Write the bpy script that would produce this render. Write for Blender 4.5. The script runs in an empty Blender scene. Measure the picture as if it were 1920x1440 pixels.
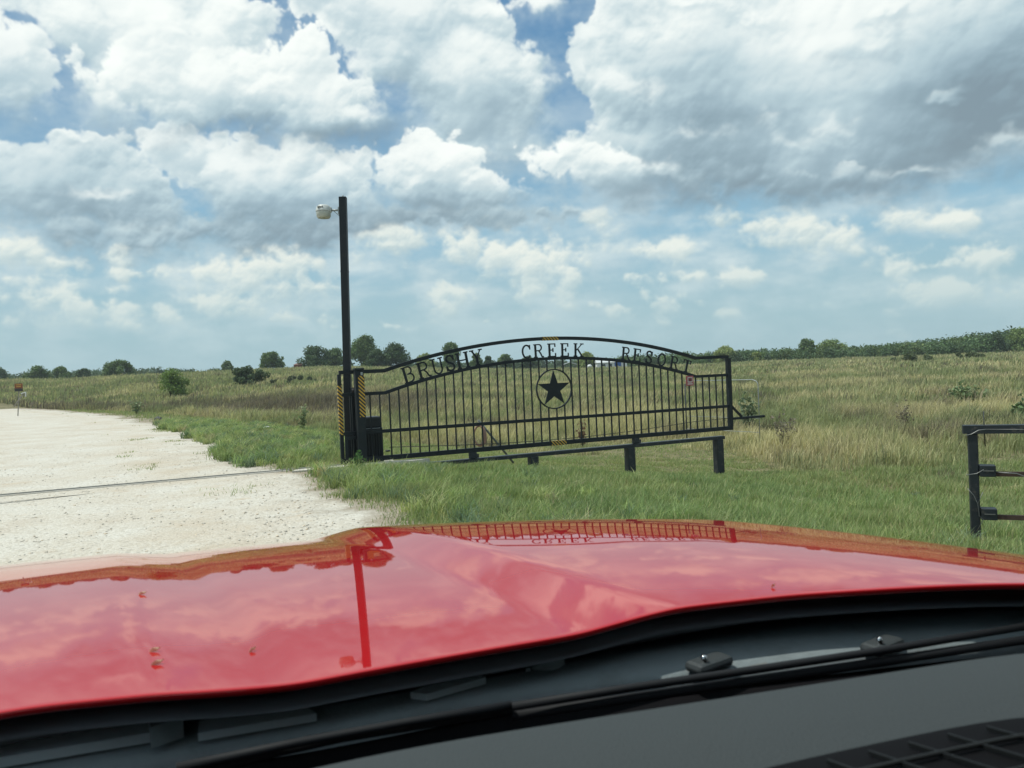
import bpy, bmesh, math, random
import numpy as np
from mathutils import Vector, Matrix

# ------------------------------------------------------------------ camera, sky, sun, exposure
S = bpy.context.scene
COL = S.collection
R = math.radians
EYE = 1.75
ROLL, YH, FPX = 2.5, 695.0, 1480.0
_r = R(ROLL)
_p = math.atan((720 - YH) * math.cos(_r) / FPX)
CF = np.array([0, math.cos(_p), -math.sin(_p)])
_u0 = np.array([0, math.sin(_p), math.cos(_p)])
_r0 = np.array([1.0, 0, 0])
CR = math.cos(_r) * _r0 - math.sin(_r) * _u0
CU = math.sin(_r) * _r0 + math.cos(_r) * _u0
CO = np.array([0, 0, EYE])
cd = bpy.data.cameras.new('camera')
cd.sensor_width = 36.0
cd.lens = FPX / 1920 * 36
cd.dof.use_dof = True            # a phone's small aperture: only the cab goes soft
cd.dof.focus_distance = 18.0
cd.dof.aperture_fstop = 12.0
cd.clip_start = 0.02
cd.clip_end = 20000
cam = bpy.data.objects.new('camera', cd)
cam.matrix_world = Matrix(((CR[0], CU[0], -CF[0], CO[0]), (CR[1], CU[1], -CF[1], CO[1]), (CR[2], CU[2], -CF[2], CO[2]), (0, 0, 0, 1)))
COL.objects.link(cam)
S.camera = cam
S.view_settings.view_transform = 'Standard'
S.view_settings.look = 'None'
S.view_settings.exposure = 0.0
S.view_settings.gamma = 1.0
S.cycles.max_bounces = 6
S.cycles.diffuse_bounces = 2
S.cycles.glossy_bounces = 3
S.cycles.transparent_max_bounces = 8
S.cycles.caustics_reflective = False
S.cycles.caustics_refractive = False

def ray(x, y):
    return CF + (x - 960) / FPX * CR - (y - 720) / FPX * CU
def depth(x, y, Y):                 # the point on a picture ray at forward distance Y
    d = ray(x, y)
    return CO + d * (Y / d[1])
def plane(x, y, z):                 # the point on a picture ray at height z
    d = ray(x, y)
    return CO + d * ((z - CO[2]) / d[2])
def azel(x, y):
    d = ray(x, y)
    return math.atan2(d[0], d[1]), math.atan2(d[2], math.hypot(d[0], d[1]))

SUN_AZ, SUN_EL = R(-88), R(66)      # out to the left, high
sl = bpy.data.lights.new('sun', 'SUN')
sl.energy = 3.9
sl.angle = R(0.53)
sl.color = (1.0, 0.955, 0.88)
sun = bpy.data.objects.new('sun', sl)
sd = Vector((math.sin(SUN_AZ) * math.cos(SUN_EL), math.cos(SUN_AZ) * math.cos(SUN_EL), math.sin(SUN_EL)))
sun.rotation_euler = sd.to_track_quat('Z', 'Y').to_euler()
COL.objects.link(sun)

# ---- world: Nishita sky with cumulus laid over it by direction
W = bpy.data.worlds.new('World')
S.world = W
W.use_nodes = True
W.cycles.sampling_method = 'MANUAL'
W.cycles.sample_map_resolution = 512
nt = W.node_tree
nt.nodes.clear()
class G:
    """small helper for writing node trees"""
    def __init__(s, tree): s.t = tree
    def n(s, typ, **kw):
        x = s.t.nodes.new(typ)
        for k, v in kw.items(): setattr(x, k, v)
        return x
    def put(s, sock, v):
        if isinstance(v, bpy.types.NodeSocket): s.t.links.new(v, sock)
        elif v is not None: sock.default_value = v
    def m(s, op, a, b=None, c=None, clamp=False):
        x = s.n('ShaderNodeMath', operation=op, use_clamp=clamp)
        for i, v in enumerate((a, b, c)):
            if v is not None: s.put(x.inputs[i], v)
        return x.outputs[0]
    def v(s, op, a, b=None, c=None, out=0):
        x = s.n('ShaderNodeVectorMath', operation=op)
        for i, q in enumerate((a, b, c)):
            if q is not None: s.put(x.inputs[i], q)
        return x.outputs[out]
    def mix(s, f, a, b, blend='MIX'):
        x = s.n('ShaderNodeMix', data_type='RGBA', blend_type=blend)
        s.put(x.inputs[0], f); s.put(x.inputs[6], a); s.put(x.inputs[7], b)
        return x.outputs[2]
    def noise(s, vec, scale, det=4, rough=.5, dist=0, out=0, dim='3D'):
        x = s.n('ShaderNodeTexNoise', noise_dimensions=dim)
        s.put(x.inputs['Vector'], vec); x.inputs['Scale'].default_value = scale; x.inputs['Detail'].default_value = det
        x.inputs['Roughness'].default_value = rough; x.inputs['Distortion'].default_value = dist
        return x.outputs[out]
    def ramp(s, f, *stops, interp='LINEAR'):
        x = s.n('ShaderNodeValToRGB'); s.put(x.inputs[0], f); e = x.color_ramp.elements
        x.color_ramp.interpolation = interp
        while len(e) < len(stops): e.new(.5)
        for k, (p, c) in enumerate(stops):
            e[k].position = p
            e[k].color = tuple(c) + (1,) if len(c) == 3 else c
        return x.outputs[0]
    def rng(s, x, a, b, c=0., d=1., smooth=True):
        q = s.n('ShaderNodeMapRange', interpolation_type='SMOOTHSTEP' if smooth else 'LINEAR')
        for i, v in enumerate((x, a, b, c, d)): s.put(q.inputs[i], v)
        return q.outputs[0]
g = G(nt)
SKY = 0.1
tc = g.n('ShaderNodeTexCoord')
D = tc.outputs['Generated']
sx = g.n('ShaderNodeSeparateXYZ'); nt.links.new(D, sx.inputs[0])
az = g.m('ARCTAN2', sx.outputs[0], sx.outputs[1])
el = g.m('ARCSINE', sx.outputs[2])
# ---- cumulus sky computed by direction (azimuth, elevation), as (x, y, rx, ry, weight) of the photograph's pixels turned into directions
DARK = [(530, 250, 190, 32, 1.25), (400, 222, 100, 36, .70), (690, 240, 60, 20, .5), (440, 428, 330, 56, .75), (200, 420, 200, 80, .30), (850, 405, 200, 46, .65), (1000, 388, 160, 34, .45),
        (170, 285, 130, 60, .45), (330, 345, 90, 80, .30), (1380, 130, 170, 50, .75), (1310, 212, 190, 30, .95), (1460, 300, 300, 60, .65),
        (1330, 378, 260, 40, .90), (1560, 362, 260, 42, .85), (1820, 110, 190, 110, 1.2), (1890, 205, 160, 66, 1.0), (1700, 260, 150, 60, .65), (1560, 160, 120, 60, .4),
        (1830, 338, 120, 20, .45), (1230, 190, 60, 34, .15), (640, 350, 60, 34, .3), (770, 130, 60, 70, .2), (930, 190, 120, 60, .15), (40, 300, 60, 60, .25), (660, 400, 120, 40, .3)]
PUFF = [(330, 70, 170, 90, 1.0), (570, 125, 120, 80, 1.15), (430, 150, 190, 80, 1.1), (650, 205, 120, 50, .9), (480, 180, 160, 66, 1.1), (60, 70, 80, 70, .6), (50, 160, 50, 60, .45),
        (200, 50, 150, 70, .75), (98, 236, 44, 24, .9), (172, 378, 76, 34, .85), (430, 320, 86, 40, .7), (570, 305, 90, 48, .65), (640, 300, 50, 60, .5), (810, 305, 116, 62, .95),
        (770, 340, 60, 30, .9), (860, 330, 70, 34, .8), (900, 110, 150, 130, .62), (1010, 130, 50, 110, .8), (930, 20, 90, 44, .8), (1010, 14, 60, 32, .9), (700, 20, 90, 70, .55),
        (1130, 90, 50, 70, .7), (1180, 165, 90, 56, .8), (1040, 300, 84, 48, 1.0), (1160, 325, 150, 44, .85), (1110, 240, 60, 50, .6), (1300, 8, 110, 36, .9),
        (1660, 14, 60, 36, 1.0), (1500, 215, 60, 40, .4), (1785, 195, 46, 22, .6), (1870, 275, 76, 50, .8), (1905, 360, 50, 34, .8), (1280, 250, 140, 34, .6), (1490, 240, 140, 50, .75), (1600, 70, 120, 60, .7), (1240, 60, 160, 60, .75), (1570, 310, 120, 34, .5), (1720, 320, 110, 26, .6), (1400, 30, 120, 40, .6)]
LOW = [(1500, 442, 120, 38, 1.0), (1420, 420, 80, 30, .7), (1800, 425, 56, 32, .85), (1700, 415, 70, 24, .6), (1240, 468, 50, 28, .8), (1130, 420, 32, 24, .6), (1380, 527, 40, 20, .8),
       (1290, 515, 30, 14, .6), (740, 463, 70, 28, .95), (870, 470, 48, 34, .85), (930, 485, 60, 40, .8), (1010, 490, 90, 52, .95), (1070, 525, 40, 36, .9), (1000, 550, 26, 22, .7), (1060, 560, 40, 20, .5),
       (535, 505, 60, 44, 1.0), (470, 525, 60, 40, .9), (400, 512, 60, 30, .8), (590, 540, 50, 20, .8), (445, 575, 60, 28, .85), (540, 590, 36, 18, .7), (385, 572, 30, 16, .8), (30, 478, 66, 34, .95),
       (110, 500, 60, 34, .5), (60, 560, 110, 50, .62), (180, 580, 90, 40, .6), (100, 610, 120, 26, .7), (250, 512, 66, 15, .7), (300, 590, 50, 30, .5), (240, 605, 40, 14, .5), (860, 558, 40, 22, .8),
       (832, 582, 26, 22, .8), (620, 605, 24, 20, .6), (728, 616, 26, 12, .7), (910, 604, 14, 10, .5), (987, 548, 26, 24, .8), (1075, 580, 40, 12, .4), (1234, 565, 32, 18, .8), (1140, 582, 36, 12, .6),
       (1300, 566, 20, 16, .5), (1355, 586, 26, 10, .5), (1250, 608, 20, 10, .4), (1690, 535, 40, 60, .65), (1790, 560, 80, 30, .7), (1740, 580, 90, 18, .7), (1830, 575, 44, 14, .7), (1660, 480, 70, 24, .55),
       (1840, 500, 60, 34, .5), (1880, 560, 50, 30, .5), (1750, 505, 40, 16, .6), (670, 480, 20, 20, .3), (220, 480, 40, 20, .4), (1600, 470, 120, 20, .5), (1220, 520, 60, 14, .5)]
# the big cloud masses, back to front: outline, tone at base and top, how crisp, opacity
MASS = [
 ([(-120, -120), (415, -120), (412, 2), (440, 33), (475, 26), (500, 48), (506, 95), (560, 120), (540, 230), (140, 230), (134, 150), (112, 110), (60, 50), (-120, 10)], .60, .88, 1.0, .96),
 ([(528, -120), (958, -120), (950, 15), (975, 48), (986, 70), (1012, 66), (1040, 86), (1056, 125), (1050, 165), (1044, 190), (1061, 205), (1054, 228), (1034, 236), (1046, 262), (1000, 300), (900, 350), (780, 310), (768, 250), (745, 190), (690, 150), (640, 118), (600, 78), (550, 50), (532, 20)], .58, .84, 1.0, .95),
 ([(955, -40), (1064, -40), (1060, 18), (1048, 50), (1034, 40), (1000, 30), (968, 14)], .80, .95, 1.0, .9),
 ([(-120, 10), (30, 32), (82, 60), (110, 105), (122, 150), (118, 192), (100, 225), (40, 250), (-120, 240)], .60, .86, .9, .95),
 ([(1066, 68), (1092, 42), (1112, 28), (1140, -120), (2120, -120), (2120, 410), (1900, 330), (1800, 360), (1750, 392), (1650, 378), (1500, 398), (1420, 386), (1330, 388), (1230, 406), (1170, 402), (1110, 372), (1040, 345), (985, 322), (970, 286), (1000, 264), (1046, 250), (1082, 240), (1102, 205), (1088, 160), (1076, 110)], .40, .74, 1.1, .98),
 ([(-120, 250), (20, 248), (60, 234), (95, 216), (132, 224), (180, 262), (236, 250), (264, 280), (292, 320), (298, 346), (336, 362), (352, 392), (430, 425), (600, 455), (400, 480), (200, 480), (60, 452), (10, 420), (-120, 395)], .44, .66, 1.1, .95),
 ([(30, 440), (120, 405), (300, 400), (420, 395), (560, 405), (700, 385), (850, 372), (1000, 380), (1100, 400), (1040, 424), (900, 436), (760, 445), (640, 462), (480, 482), (300, 486), (120, 474)], .32, .52, .5, .93),
 ([(270, 300), (282, 238), (330, 214), (420, 240), (560, 270), (690, 262), (706, 300), (690, 350), (720, 400), (640, 445), (540, 474), (400, 470), (362, 420), (350, 372), (304, 334)], .42, .80, .9, .95),
 ([(640, 440), (690, 380), (704, 312), (715, 280), (756, 254), (802, 232), (852, 254), (882, 280), (902, 312), (938, 342), (990, 372), (1060, 395), (1030, 420), (880, 438), (760, 440)], .42, .92, 1.1, .96),
 ([(130, 168), (134, 106), (164, 98), (186, 118), (232, 70), (330, 46), (420, 92), (500, 104), (528, 84), (566, 63), (602, 74), (628, 110), (652, 140), (692, 165), (722, 196), (754, 226), (752, 250), (700, 264), (620, 272), (560, 282), (470, 278), (400, 250), (330, 238), (270, 220), (190, 205), (140, 194)], .46, 1.0, 1.3, .985),
 ([(968, 290), (1000, 272), (1060, 262), (1120, 280), (1180, 292), (1260, 318), (1320, 338), (1260, 362), (1180, 372), (1090, 362), (1010, 330), (975, 312)], .62, .98, .9, .95),
]
SK_AZ, SK_E0, SK_E1 = R(45), R(-4), R(62)

def perlin(x, y, seed):
    rs = np.random.RandomState(seed)
    perm = rs.permutation(256); perm = np.concatenate([perm, perm]).astype(np.int32)
    ga = rs.rand(256) * 2 * np.pi; gx = np.cos(ga).astype(np.float32); gy = np.sin(ga).astype(np.float32)
    xf = np.floor(x); yf = np.floor(y)
    xi = xf.astype(np.int32) & 255; yi = yf.astype(np.int32) & 255
    u = (x - xf).astype(np.float32); v = (y - yf).astype(np.float32)
    fu = u * u * u * (u * (u * 6 - 15) + 10); fv = v * v * v * (v * (v * 6 - 15) + 10)
    def gr(dx, dy):
        h = perm[perm[(xi + dx) & 255] + ((yi + dy) & 255)]
        return gx[h] * (u - dx) + gy[h] * (v - dy)
    a = gr(0, 0); b = gr(1, 0); c_ = gr(0, 1); d = gr(1, 1)
    return ((a + fu * (b - a)) * (1 - fv) + (c_ + fu * (d - c_)) * fv) * 1.5
def fbm(x, y, f, octv, seed, rough=.5, billow=False):
    s = 0; a = 1.0; t = 0
    for k in range(octv):
        n = perlin(x * f + k * 17.3, y * f + k * 5.7, seed + k)
        s = s + a * (np.abs(n) * 2 - .55 if billow else n); t += a
        a *= rough; f *= 2.03
    return s / t
def sstep(a, b, x):
    t = np.clip((x - a) / (b - a), 0, 1)
    return t * t * (3 - 2 * t)
def cramp(t, stops):
    p = [s[0] for s in stops]
    return np.stack([np.interp(t, p, [s[1][k] for s in stops]) for k in range(3)], -1).astype(np.float32)

def sky_map(ppd):
    w = int(2 * math.degrees(SK_AZ) * ppd); h = int(math.degrees(SK_E1 - SK_E0) * ppd)
    A, E = np.meshgrid(np.linspace(-SK_AZ, SK_AZ, w, dtype=np.float32), np.linspace(SK_E0, SK_E1, h, dtype=np.float32))
    e0 = np.maximum(E, 0)
    low = 1 - sstep(.05, .30, e0)
    X, Y = A, E * 1.15
    def mixlow(lo_, hi_): return hi_ * (1 - low) + lo_ * low
    def blur(a, r):                      # three box passes, close to a gaussian
        for _ in range(3):
            for ax in (0, 1):
                n = int(r) | 1
                p = np.concatenate([np.repeat(a.take([0], ax), n // 2 + 1, ax), a, np.repeat(a.take([-1], ax), n // 2, ax)], ax)
                cs = np.cumsum(p, ax, dtype=np.float64)
                L = a.shape[ax]
                a = ((cs.take(range(n, n + L), ax) - cs.take(range(0, L), ax)) / n).astype(np.float32)
        return a
    w1x = fbm(A, E, 6, 5, 11, .55); w1y = fbm(A, E, 6, 5, 31, .55)
    w2x = fbm(A, E, 24, 4, 51, .6); w2y = fbm(A, E, 24, 4, 71, .6)
    k1 = .055 - .04 * low; k2 = .017
    AX = A + k1 * w1x + k2 * w2x; EY = E + k1 * w1y + k2 * w2y
    AL = A + .012 * w1x + .013 * w2x; EL = E + .012 * w1y + .010 * w2y
    def loc(cx, cy, rx, ry, a_, e_):
        a, e = azel(cx, cy); a2, e2 = azel(cx + 40, cy); a3, e3 = azel(cx, cy - 40)
        kx = math.hypot(a2 - a, e2 - e) / 40; ky = math.hypot(a3 - a, e3 - e) / 40
        da = a_ - a; de = e_ - e
        # follow the local tilt of the picture's axes
        t = math.atan2(e2 - e, a2 - a); c_, s_ = math.cos(t), math.sin(t)
        return (da * c_ + de * s_) / (rx * kx), (-da * s_ + de * c_) / (ry * ky)
    def fmax(L, a_, e_):
        f = np.full(A.shape, -3, np.float32); num = np.zeros_like(A); den = np.zeros_like(A)
        for cx, cy, rx, ry, wt in L:
            qx, qy = loc(cx, cy, rx, ry, a_, e_)
            v = (1 - np.sqrt(qx * qx + qy * qy)) * wt
            f = np.maximum(f, v); c_ = np.maximum(v, 0); num += qy * c_; den += c_
        return f, num / np.maximum(den, .02)
    def fsoft(L, a_, e_):
        f = np.zeros_like(A)
        for cx, cy, rx, ry, wt in L:
            qx, qy = loc(cx, cy, rx, ry, a_, e_)
            f += np.exp(-np.minimum(qx * qx + qy * qy, 30)) * wt
        return f
    bil = mixlow(fbm(X, Y, 21, 5, 101, .52, True), fbm(X, Y, 11, 6, 131, .50, True))
    bil2 = fbm(X, Y, 34, 4, 201, .55, True)
    sm = fbm(X, Y, 7, 5, 301, .5)
    dk = fsoft(DARK, A + .5 * (AX - A), E + .5 * (EY - E))
    fl, yl = fmax([(p, q, r_ * 1.5, s_ * 1.4, t) for p, q, r_, s_, t in LOW], AL, EL)
    up = sstep(.12, .28, E)
    px = (SK_AZ * 2) / w
    wisp = fbm(X * .75 + .3 * w1x * .1, Y * 1.6, 13, 6, 501, .58)
    d_low = fl + .95 * bil + .34 * bil2 + .30 * wisp
    def outline(pts):
        """signed distance inside a cloud's outline and height within it"""
        P = np.array([azel(x, y) for x, y in pts])
        best = np.full(A.shape, 9., np.float32); ins = np.zeros(A.shape, bool)
        for (x0, y0), (x1, y1) in zip(P, np.roll(P, -1, 0)):
            dx, dy = x1 - x0, y1 - y0
            qx = AM - np.float32(x0); qy = EM - np.float32(y0)
            t = np.clip((qx * dx + qy * dy) / (dx * dx + dy * dy), 0, 1)
            best = np.minimum(best, (qx - t * dx) ** 2 + (qy - t * dy) ** 2)
            if abs(dy) > 1e-9: ins ^= ((EM < y0) != (EM < y1)) & (AM < (EM - y0) / dy * dx + x0)
        d = np.sqrt(best)
        return np.where(ins, d, -d), (EM - P[:, 1].min()) / (P[:, 1].max() - P[:, 1].min())
    AM = (A + .034 * w1x + .016 * w2x).astype(np.float32); EM = (E + .030 * w1y + .014 * w2y).astype(np.float32)
    def light(d, soft, k, rad=((.10, .22), (.35, .34), (1.2, .60))):
        hgt = np.sqrt(np.maximum(d, 0) + soft)
        t = 0
        for r, wt in rad:
            b = blur(hgt, max(1, r * ppd))
            gy_, gx_ = np.gradient(b, px)
            t = t + wt * (gx_ * .45 - gy_)
        t = t * k
        return t / np.sqrt(1 + t * t)
    def over(c, a, c2, a2):
        ao = a2 + a * (1 - a2)
        return (c2 * a2[..., None] + c * (a * (1 - a2))[..., None]) / np.maximum(ao, 1e-4)[..., None], ao
    tone_ramp = [(0, (.25, .325, .385)), (.18, (.305, .405, .475)), (.36, (.395, .51, .585)), (.55, (.535, .655, .715)), (.75, (.74, .82, .845)), (.92, (.93, .96, .95)), (1.15, (1.06, 1.06, 1.03))]
    # thin veil of high cloud over the blue
    va = (.34 * up + .86 * (1 - up)) * sstep(-.55, .42, wisp + .6 * sm); va = np.maximum(va, .85 * sstep(.50, .72, E + .3 * w1x))  # denser cloud added overhead, out of view, to lift the skylight
    c = cramp(.62 + .3 * wisp, tone_ramp); a = va
    soft_n = fbm(A, E, 4, 5, 401); wid = fbm(A, E, 9, 4, 421)
    for k, (pts, t0, t1, crisp, op_) in enumerate(MASS):
        d, hv = outline(pts)
        dd = d + (.022 * bil + .013 * bil2 + .012 * wid)
        hv = np.clip(hv + .25 * soft_n, 0, 1)
        lo_soft = sstep(.55, .05, hv)                       # undersides dissolve
        e1 = .0062 / crisp + .055 * lo_soft
        al = sstep(-.004 - .02 * lo_soft, e1, dd) * op_
        hgt = np.maximum(dd, -.01) * 9 + .34 * bil + .16 * sm
        l_ = light(hgt, .10, .055, ((.10, .16), (.35, .34), (1.1, .55), (2.6, .55)))
        rim = np.exp(-np.maximum(dd, 0) / .022) * sstep(.25, .8, hv)
        tone = t0 + (t1 - t0) * sstep(.0, .85, hv) + .25 * l_ + .15 * rim + .22 * soft_n + .05 * bil - .30 * dk * (.35 + .45 * (1 - rim))
        c, a = over(c, a, cramp(tone, tone_ramp), al)
    # soft bright swellings inside the masses
    fp, yp = fmax(PUFF, AX, EY)
    d_puff = fp + .70 * bil + .22 * sm + .10 * bil2
    lp = light(d_puff, .10, .060)
    tp = .80 + .24 * lp + .20 * np.clip(yp, -1, 1) - .40 * dk + .10 * np.clip(fp, 0, .7) + .08 * bil
    dn = sstep(.3, -.6, yp + .25 * sm)
    a_puff = ((1 - dn) * sstep(.02, .60, d_puff) + dn * sstep(.1, 1.1, d_puff)) * .72 * sstep(.3, .9, a)
    c, a = over(c, a, cramp(tp, tone_ramp), a_puff)
    ll = light(d_low, .10, .045)
    tl = .78 + .30 * ll + .26 * np.clip(yl, -1, 1) - .5 * dk + .14 * bil + .12 * wisp
    c_low = cramp(tl, [(0, (.38, .50, .55)), (.35, (.53, .64, .67)), (.7, (.76, .82, .80)), (1., (.95, .95, .88))])
    dn = sstep(.20, -.60, yl)
    a_low = ((1 - dn) * sstep(.0, .55, d_low) + dn * sstep(.05, 1.0, d_low)) * (.45 + .47 * sstep(0, .5, fl + .4 * bil))
    c, a = over(c, a, c_low, a_low)
    return np.concatenate([c, a[..., None]], -1).astype(np.float32)

SKYMAP = sky_map(16)
im = bpy.data.images.new('cumulus_map', SKYMAP.shape[1], SKYMAP.shape[0], alpha=True, float_buffer=True)
im.colorspace_settings.name = 'Non-Color'
im.alpha_mode = 'CHANNEL_PACKED'
im.pixels.foreach_set(np.ascontiguousarray(SKYMAP).ravel())
im.update(); im.pack()
elc = g.m('MAXIMUM', el, 0.0)
uvn = g.n('ShaderNodeCombineXYZ')
nt.links.new(g.m('MULTIPLY_ADD', az, 1 / (2 * SK_AZ), .5), uvn.inputs[0])
nt.links.new(g.m('MINIMUM', g.m('MAXIMUM', g.m('MULTIPLY_ADD', el, 1 / (SK_E1 - SK_E0), -SK_E0 / (SK_E1 - SK_E0)), .002), .998), uvn.inputs[1])
tex = g.n('ShaderNodeTexImage', image=im, extension='MIRROR', interpolation='Cubic')
nt.links.new(uvn.outputs[0], tex.inputs[0])
# blue of the gaps: Nishita, eased to the pale humid air low down
nis = g.n('ShaderNodeTexSky', sky_type='NISHITA', sun_disc=False, sun_elevation=SUN_EL, sun_rotation=SUN_AZ % (2 * math.pi), altitude=150, air_density=1.0, dust_density=1.6, ozone_density=1.5)
air = g.ramp(g.m('MULTIPLY', elc, 1 / 0.55), (0.0, (.42, .585, .645)), (.10, (.40, .59, .67)), (.30, (.33, .56, .71)), (.60, (.16, .34, .56)), (1.0, (.10, .25, .47)))
air10 = g.mix(1.0, air, (1 / SKY, 1 / SKY, 1 / SKY, 1), 'MULTIPLY')
base = g.mix(0.82, nis.outputs[0], air10)
K = lambda r, gg, b: (r / SKY, gg / SKY, b / SKY, 1)
col = g.mix(tex.outputs['Alpha'], base, g.mix(1.0, tex.outputs['Color'], K(1, 1, 1), 'MULTIPLY'))
# humid air in front of the lowest clouds
hz_ = g.rng(elc, 0.0, 0.17, .80, 0.0)
col = g.mix(hz_, col, K(.405, .58, .64))
# below the horizon
col = g.mix(g.rng(el, -0.03, -0.005, 1.0, 0.0), col, K(.16, .19, .13))
bg = g.n('ShaderNodeBackground'); nt.links.new(col, bg.inputs[0]); bg.inputs[1].default_value = SKY
wo = g.n('ShaderNodeOutputWorld'); nt.links.new(bg.outputs[0], wo.inputs[0])

# ------------------------------------------------------------------ helpers
rng = np.random.RandomState(7)
random.seed(7)

def tag(o, label=None, cat=None, group=None, kind=None):
    if label: o['label'] = label
    if cat: o['category'] = cat
    if group: o['group'] = group
    if kind: o['kind'] = kind
    return o
def empty(name, loc=(0, 0, 0), rz=0.0):
    o = bpy.data.objects.new(name, None)
    o.empty_display_size = .2
    o.location = loc; o.rotation_euler = (0, 0, rz)
    COL.objects.link(o)
    return o
def link_mesh(name, me, mat, parent=None):
    o = bpy.data.objects.new(name, me)
    if mat is not None: me.materials.append(mat)
    COL.objects.link(o)
    if parent is not None: o.parent = parent
    return o

class MB:
    """collects shapes and links them as ONE mesh object"""
    def __init__(s): s.v = []; s.f = []; s.sm = []
    def add(s, vs, fs, smooth=False):
        o = len(s.v); s.v += [tuple(map(float, p)) for p in vs]
        s.f += [tuple(i + o for i in f) for f in fs]; s.sm += [smooth] * len(fs)
        return s
    def box(s, x0, x1, y0, y1, z0, z1, bev=0.0):
        if bev <= 0:
            vs = [(x, y, z) for z in (z0, z1) for y in (y0, y1) for x in (x0, x1)]
            return s.add(vs, [(0, 2, 3, 1), (4, 5, 7, 6), (0, 1, 5, 4), (2, 6, 7, 3), (0, 4, 6, 2), (1, 3, 7, 5)])
        bm = bmesh.new()
        bmesh.ops.create_cube(bm, size=1)
        for v in bm.verts: v.co = Vector(((x0 + x1) / 2 + v.co.x * (x1 - x0), (y0 + y1) / 2 + v.co.y * (y1 - y0), (z0 + z1) / 2 + v.co.z * (z1 - z0)))
        bmesh.ops.bevel(bm, geom=bm.edges[:], offset=bev, segments=2, affect='EDGES', profile=.5)
        bm.verts.index_update()
        s.add([v.co[:] for v in bm.verts], [[v.index for v in f.verts] for f in bm.faces]); bm.free()
        return s
    def bar(s, a, b, w, h=None, up=(0, 0, 1)):
        """square bar from a to b, w across and h along up"""
        h = h or w
        a = Vector(a); b = Vector(b); d = (b - a).normalized(); u = Vector(up)
        r = d.cross(u)
        if r.length < 1e-4: r = d.cross(Vector((0, 1, 0)))
        r.normalize(); u = r.cross(d).normalized()
        q = [(-.5, -.5), (.5, -.5), (.5, .5), (-.5, .5)]
        vs = [p + r * (i * w) + u * (j * h) for p in (a, b) for i, j in q]
        return s.add(vs, [(3, 2, 1, 0), (4, 5, 6, 7), (0, 1, 5, 4), (1, 2, 6, 5), (2, 3, 7, 6), (3, 0, 4, 7)])
    def path(s, pts, w, h, up=(0, 1, 0), closed=False):
        """square section swept along points lying in a plane with normal up: h across in the plane, w along up"""
        pts = [Vector(p) for p in pts]; u = Vector(up).normalized(); n = len(pts); vs = []
        for i, p in enumerate(pts):
            a = pts[i - 1] if (i > 0 or closed) else p; b = pts[(i + 1) % n] if (i < n - 1 or closed) else p
            d1 = (p - a).normalized() if (p - a).length > 1e-6 else (b - p).normalized()
            d2 = (b - p).normalized() if (b - p).length > 1e-6 else d1
            d = (d1 + d2).normalized(); k = max(.35, d.dot(d1))
            r = u.cross(d).normalized() / k
            for i_, j_ in ((-.5, -.5), (.5, -.5), (.5, .5), (-.5, .5)): vs.append(p + r * (i_ * h) + u * (j_ * w))
        fs = []
        for i in range(n if closed else n - 1):
            o = i * 4; q = ((i + 1) % n) * 4
            for k in range(4): fs.append((o + k, o + (k + 1) % 4, q + (k + 1) % 4, q + k))
        if not closed: fs += [(3, 2, 1, 0), tuple((n - 1) * 4 + k for k in range(4))]
        return s.add(vs, fs)
    def tube(s, pts, r, n=8, closed=False, caps=True):
        pts = [Vector(p) for p in pts]; m = len(pts); rr = r if hasattr(r, '__len__') else [r] * m
        vs = []; prev = None
        for i, p in enumerate(pts):
            a = pts[i - 1] if (i > 0 or closed) else p; b = pts[(i + 1) % m] if (i < m - 1 or closed) else p
            d = (b - a).normalized()
            if prev is None:
                x = d.cross(Vector((0, 0, 1)))
                if x.length < .05: x = d.cross(Vector((0, 1, 0)))
            else: x = prev - d * prev.dot(d)
            x.normalize(); prev = x; y = d.cross(x)
            for k in range(n):
                t = 2 * math.pi * k / n
                vs.append(p + (x * math.cos(t) + y * math.sin(t)) * rr[i])
        fs = []
        for i in range(m if closed else m - 1):
            o = i * n; q = ((i + 1) % m) * n
            for k in range(n): fs.append((o + k, o + (k + 1) % n, q + (k + 1) % n, q + k))
        if caps and not closed: fs += [tuple(range(n - 1, -1, -1)), tuple((m - 1) * n + k for k in range(n))]
        return s.add(vs, fs, True)
    def lathe(s, prof, c=(0, 0, 0), n=24, axis='Z'):
        vs = []
        for r, z in prof:
            for k in range(n):
                t = 2 * math.pi * k / n; p = (r * math.cos(t), r * math.sin(t), z)
                if axis == 'X': p = (p[2], p[0], p[1])
                if axis == 'Y': p = (p[1], p[2], p[0])
                vs.append((p[0] + c[0], p[1] + c[1], p[2] + c[2]))
        fs = [(i * n + k, i * n + (k + 1) % n, (i + 1) * n + (k + 1) % n, (i + 1) * n + k) for i in range(len(prof) - 1) for k in range(n)]
        return s.add(vs, fs, True)
    def prism(s, poly, y0, y1):
        """outline in x,z given thickness along y"""
        n = len(poly); vs = [(x, y0, z) for x, z in poly] + [(x, y1, z) for x, z in poly]
        return s.add(vs, [tuple(range(n)), tuple(range(2 * n - 1, n - 1, -1))] + [(i, i + n, (i + 1) % n + n, (i + 1) % n) for i in range(n)])
    def build(s, name, mat, parent=None, fix=True):
        me = bpy.data.meshes.new(name); me.from_pydata(s.v, [], s.f)
        me.polygons.foreach_set('use_smooth', s.sm)
        if fix:
            bm = bmesh.new(); bm.from_mesh(me); bmesh.ops.recalc_face_normals(bm, faces=bm.faces); bm.to_mesh(me); bm.free()
        me.update()
        return link_mesh(name, me, mat, parent)

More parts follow.
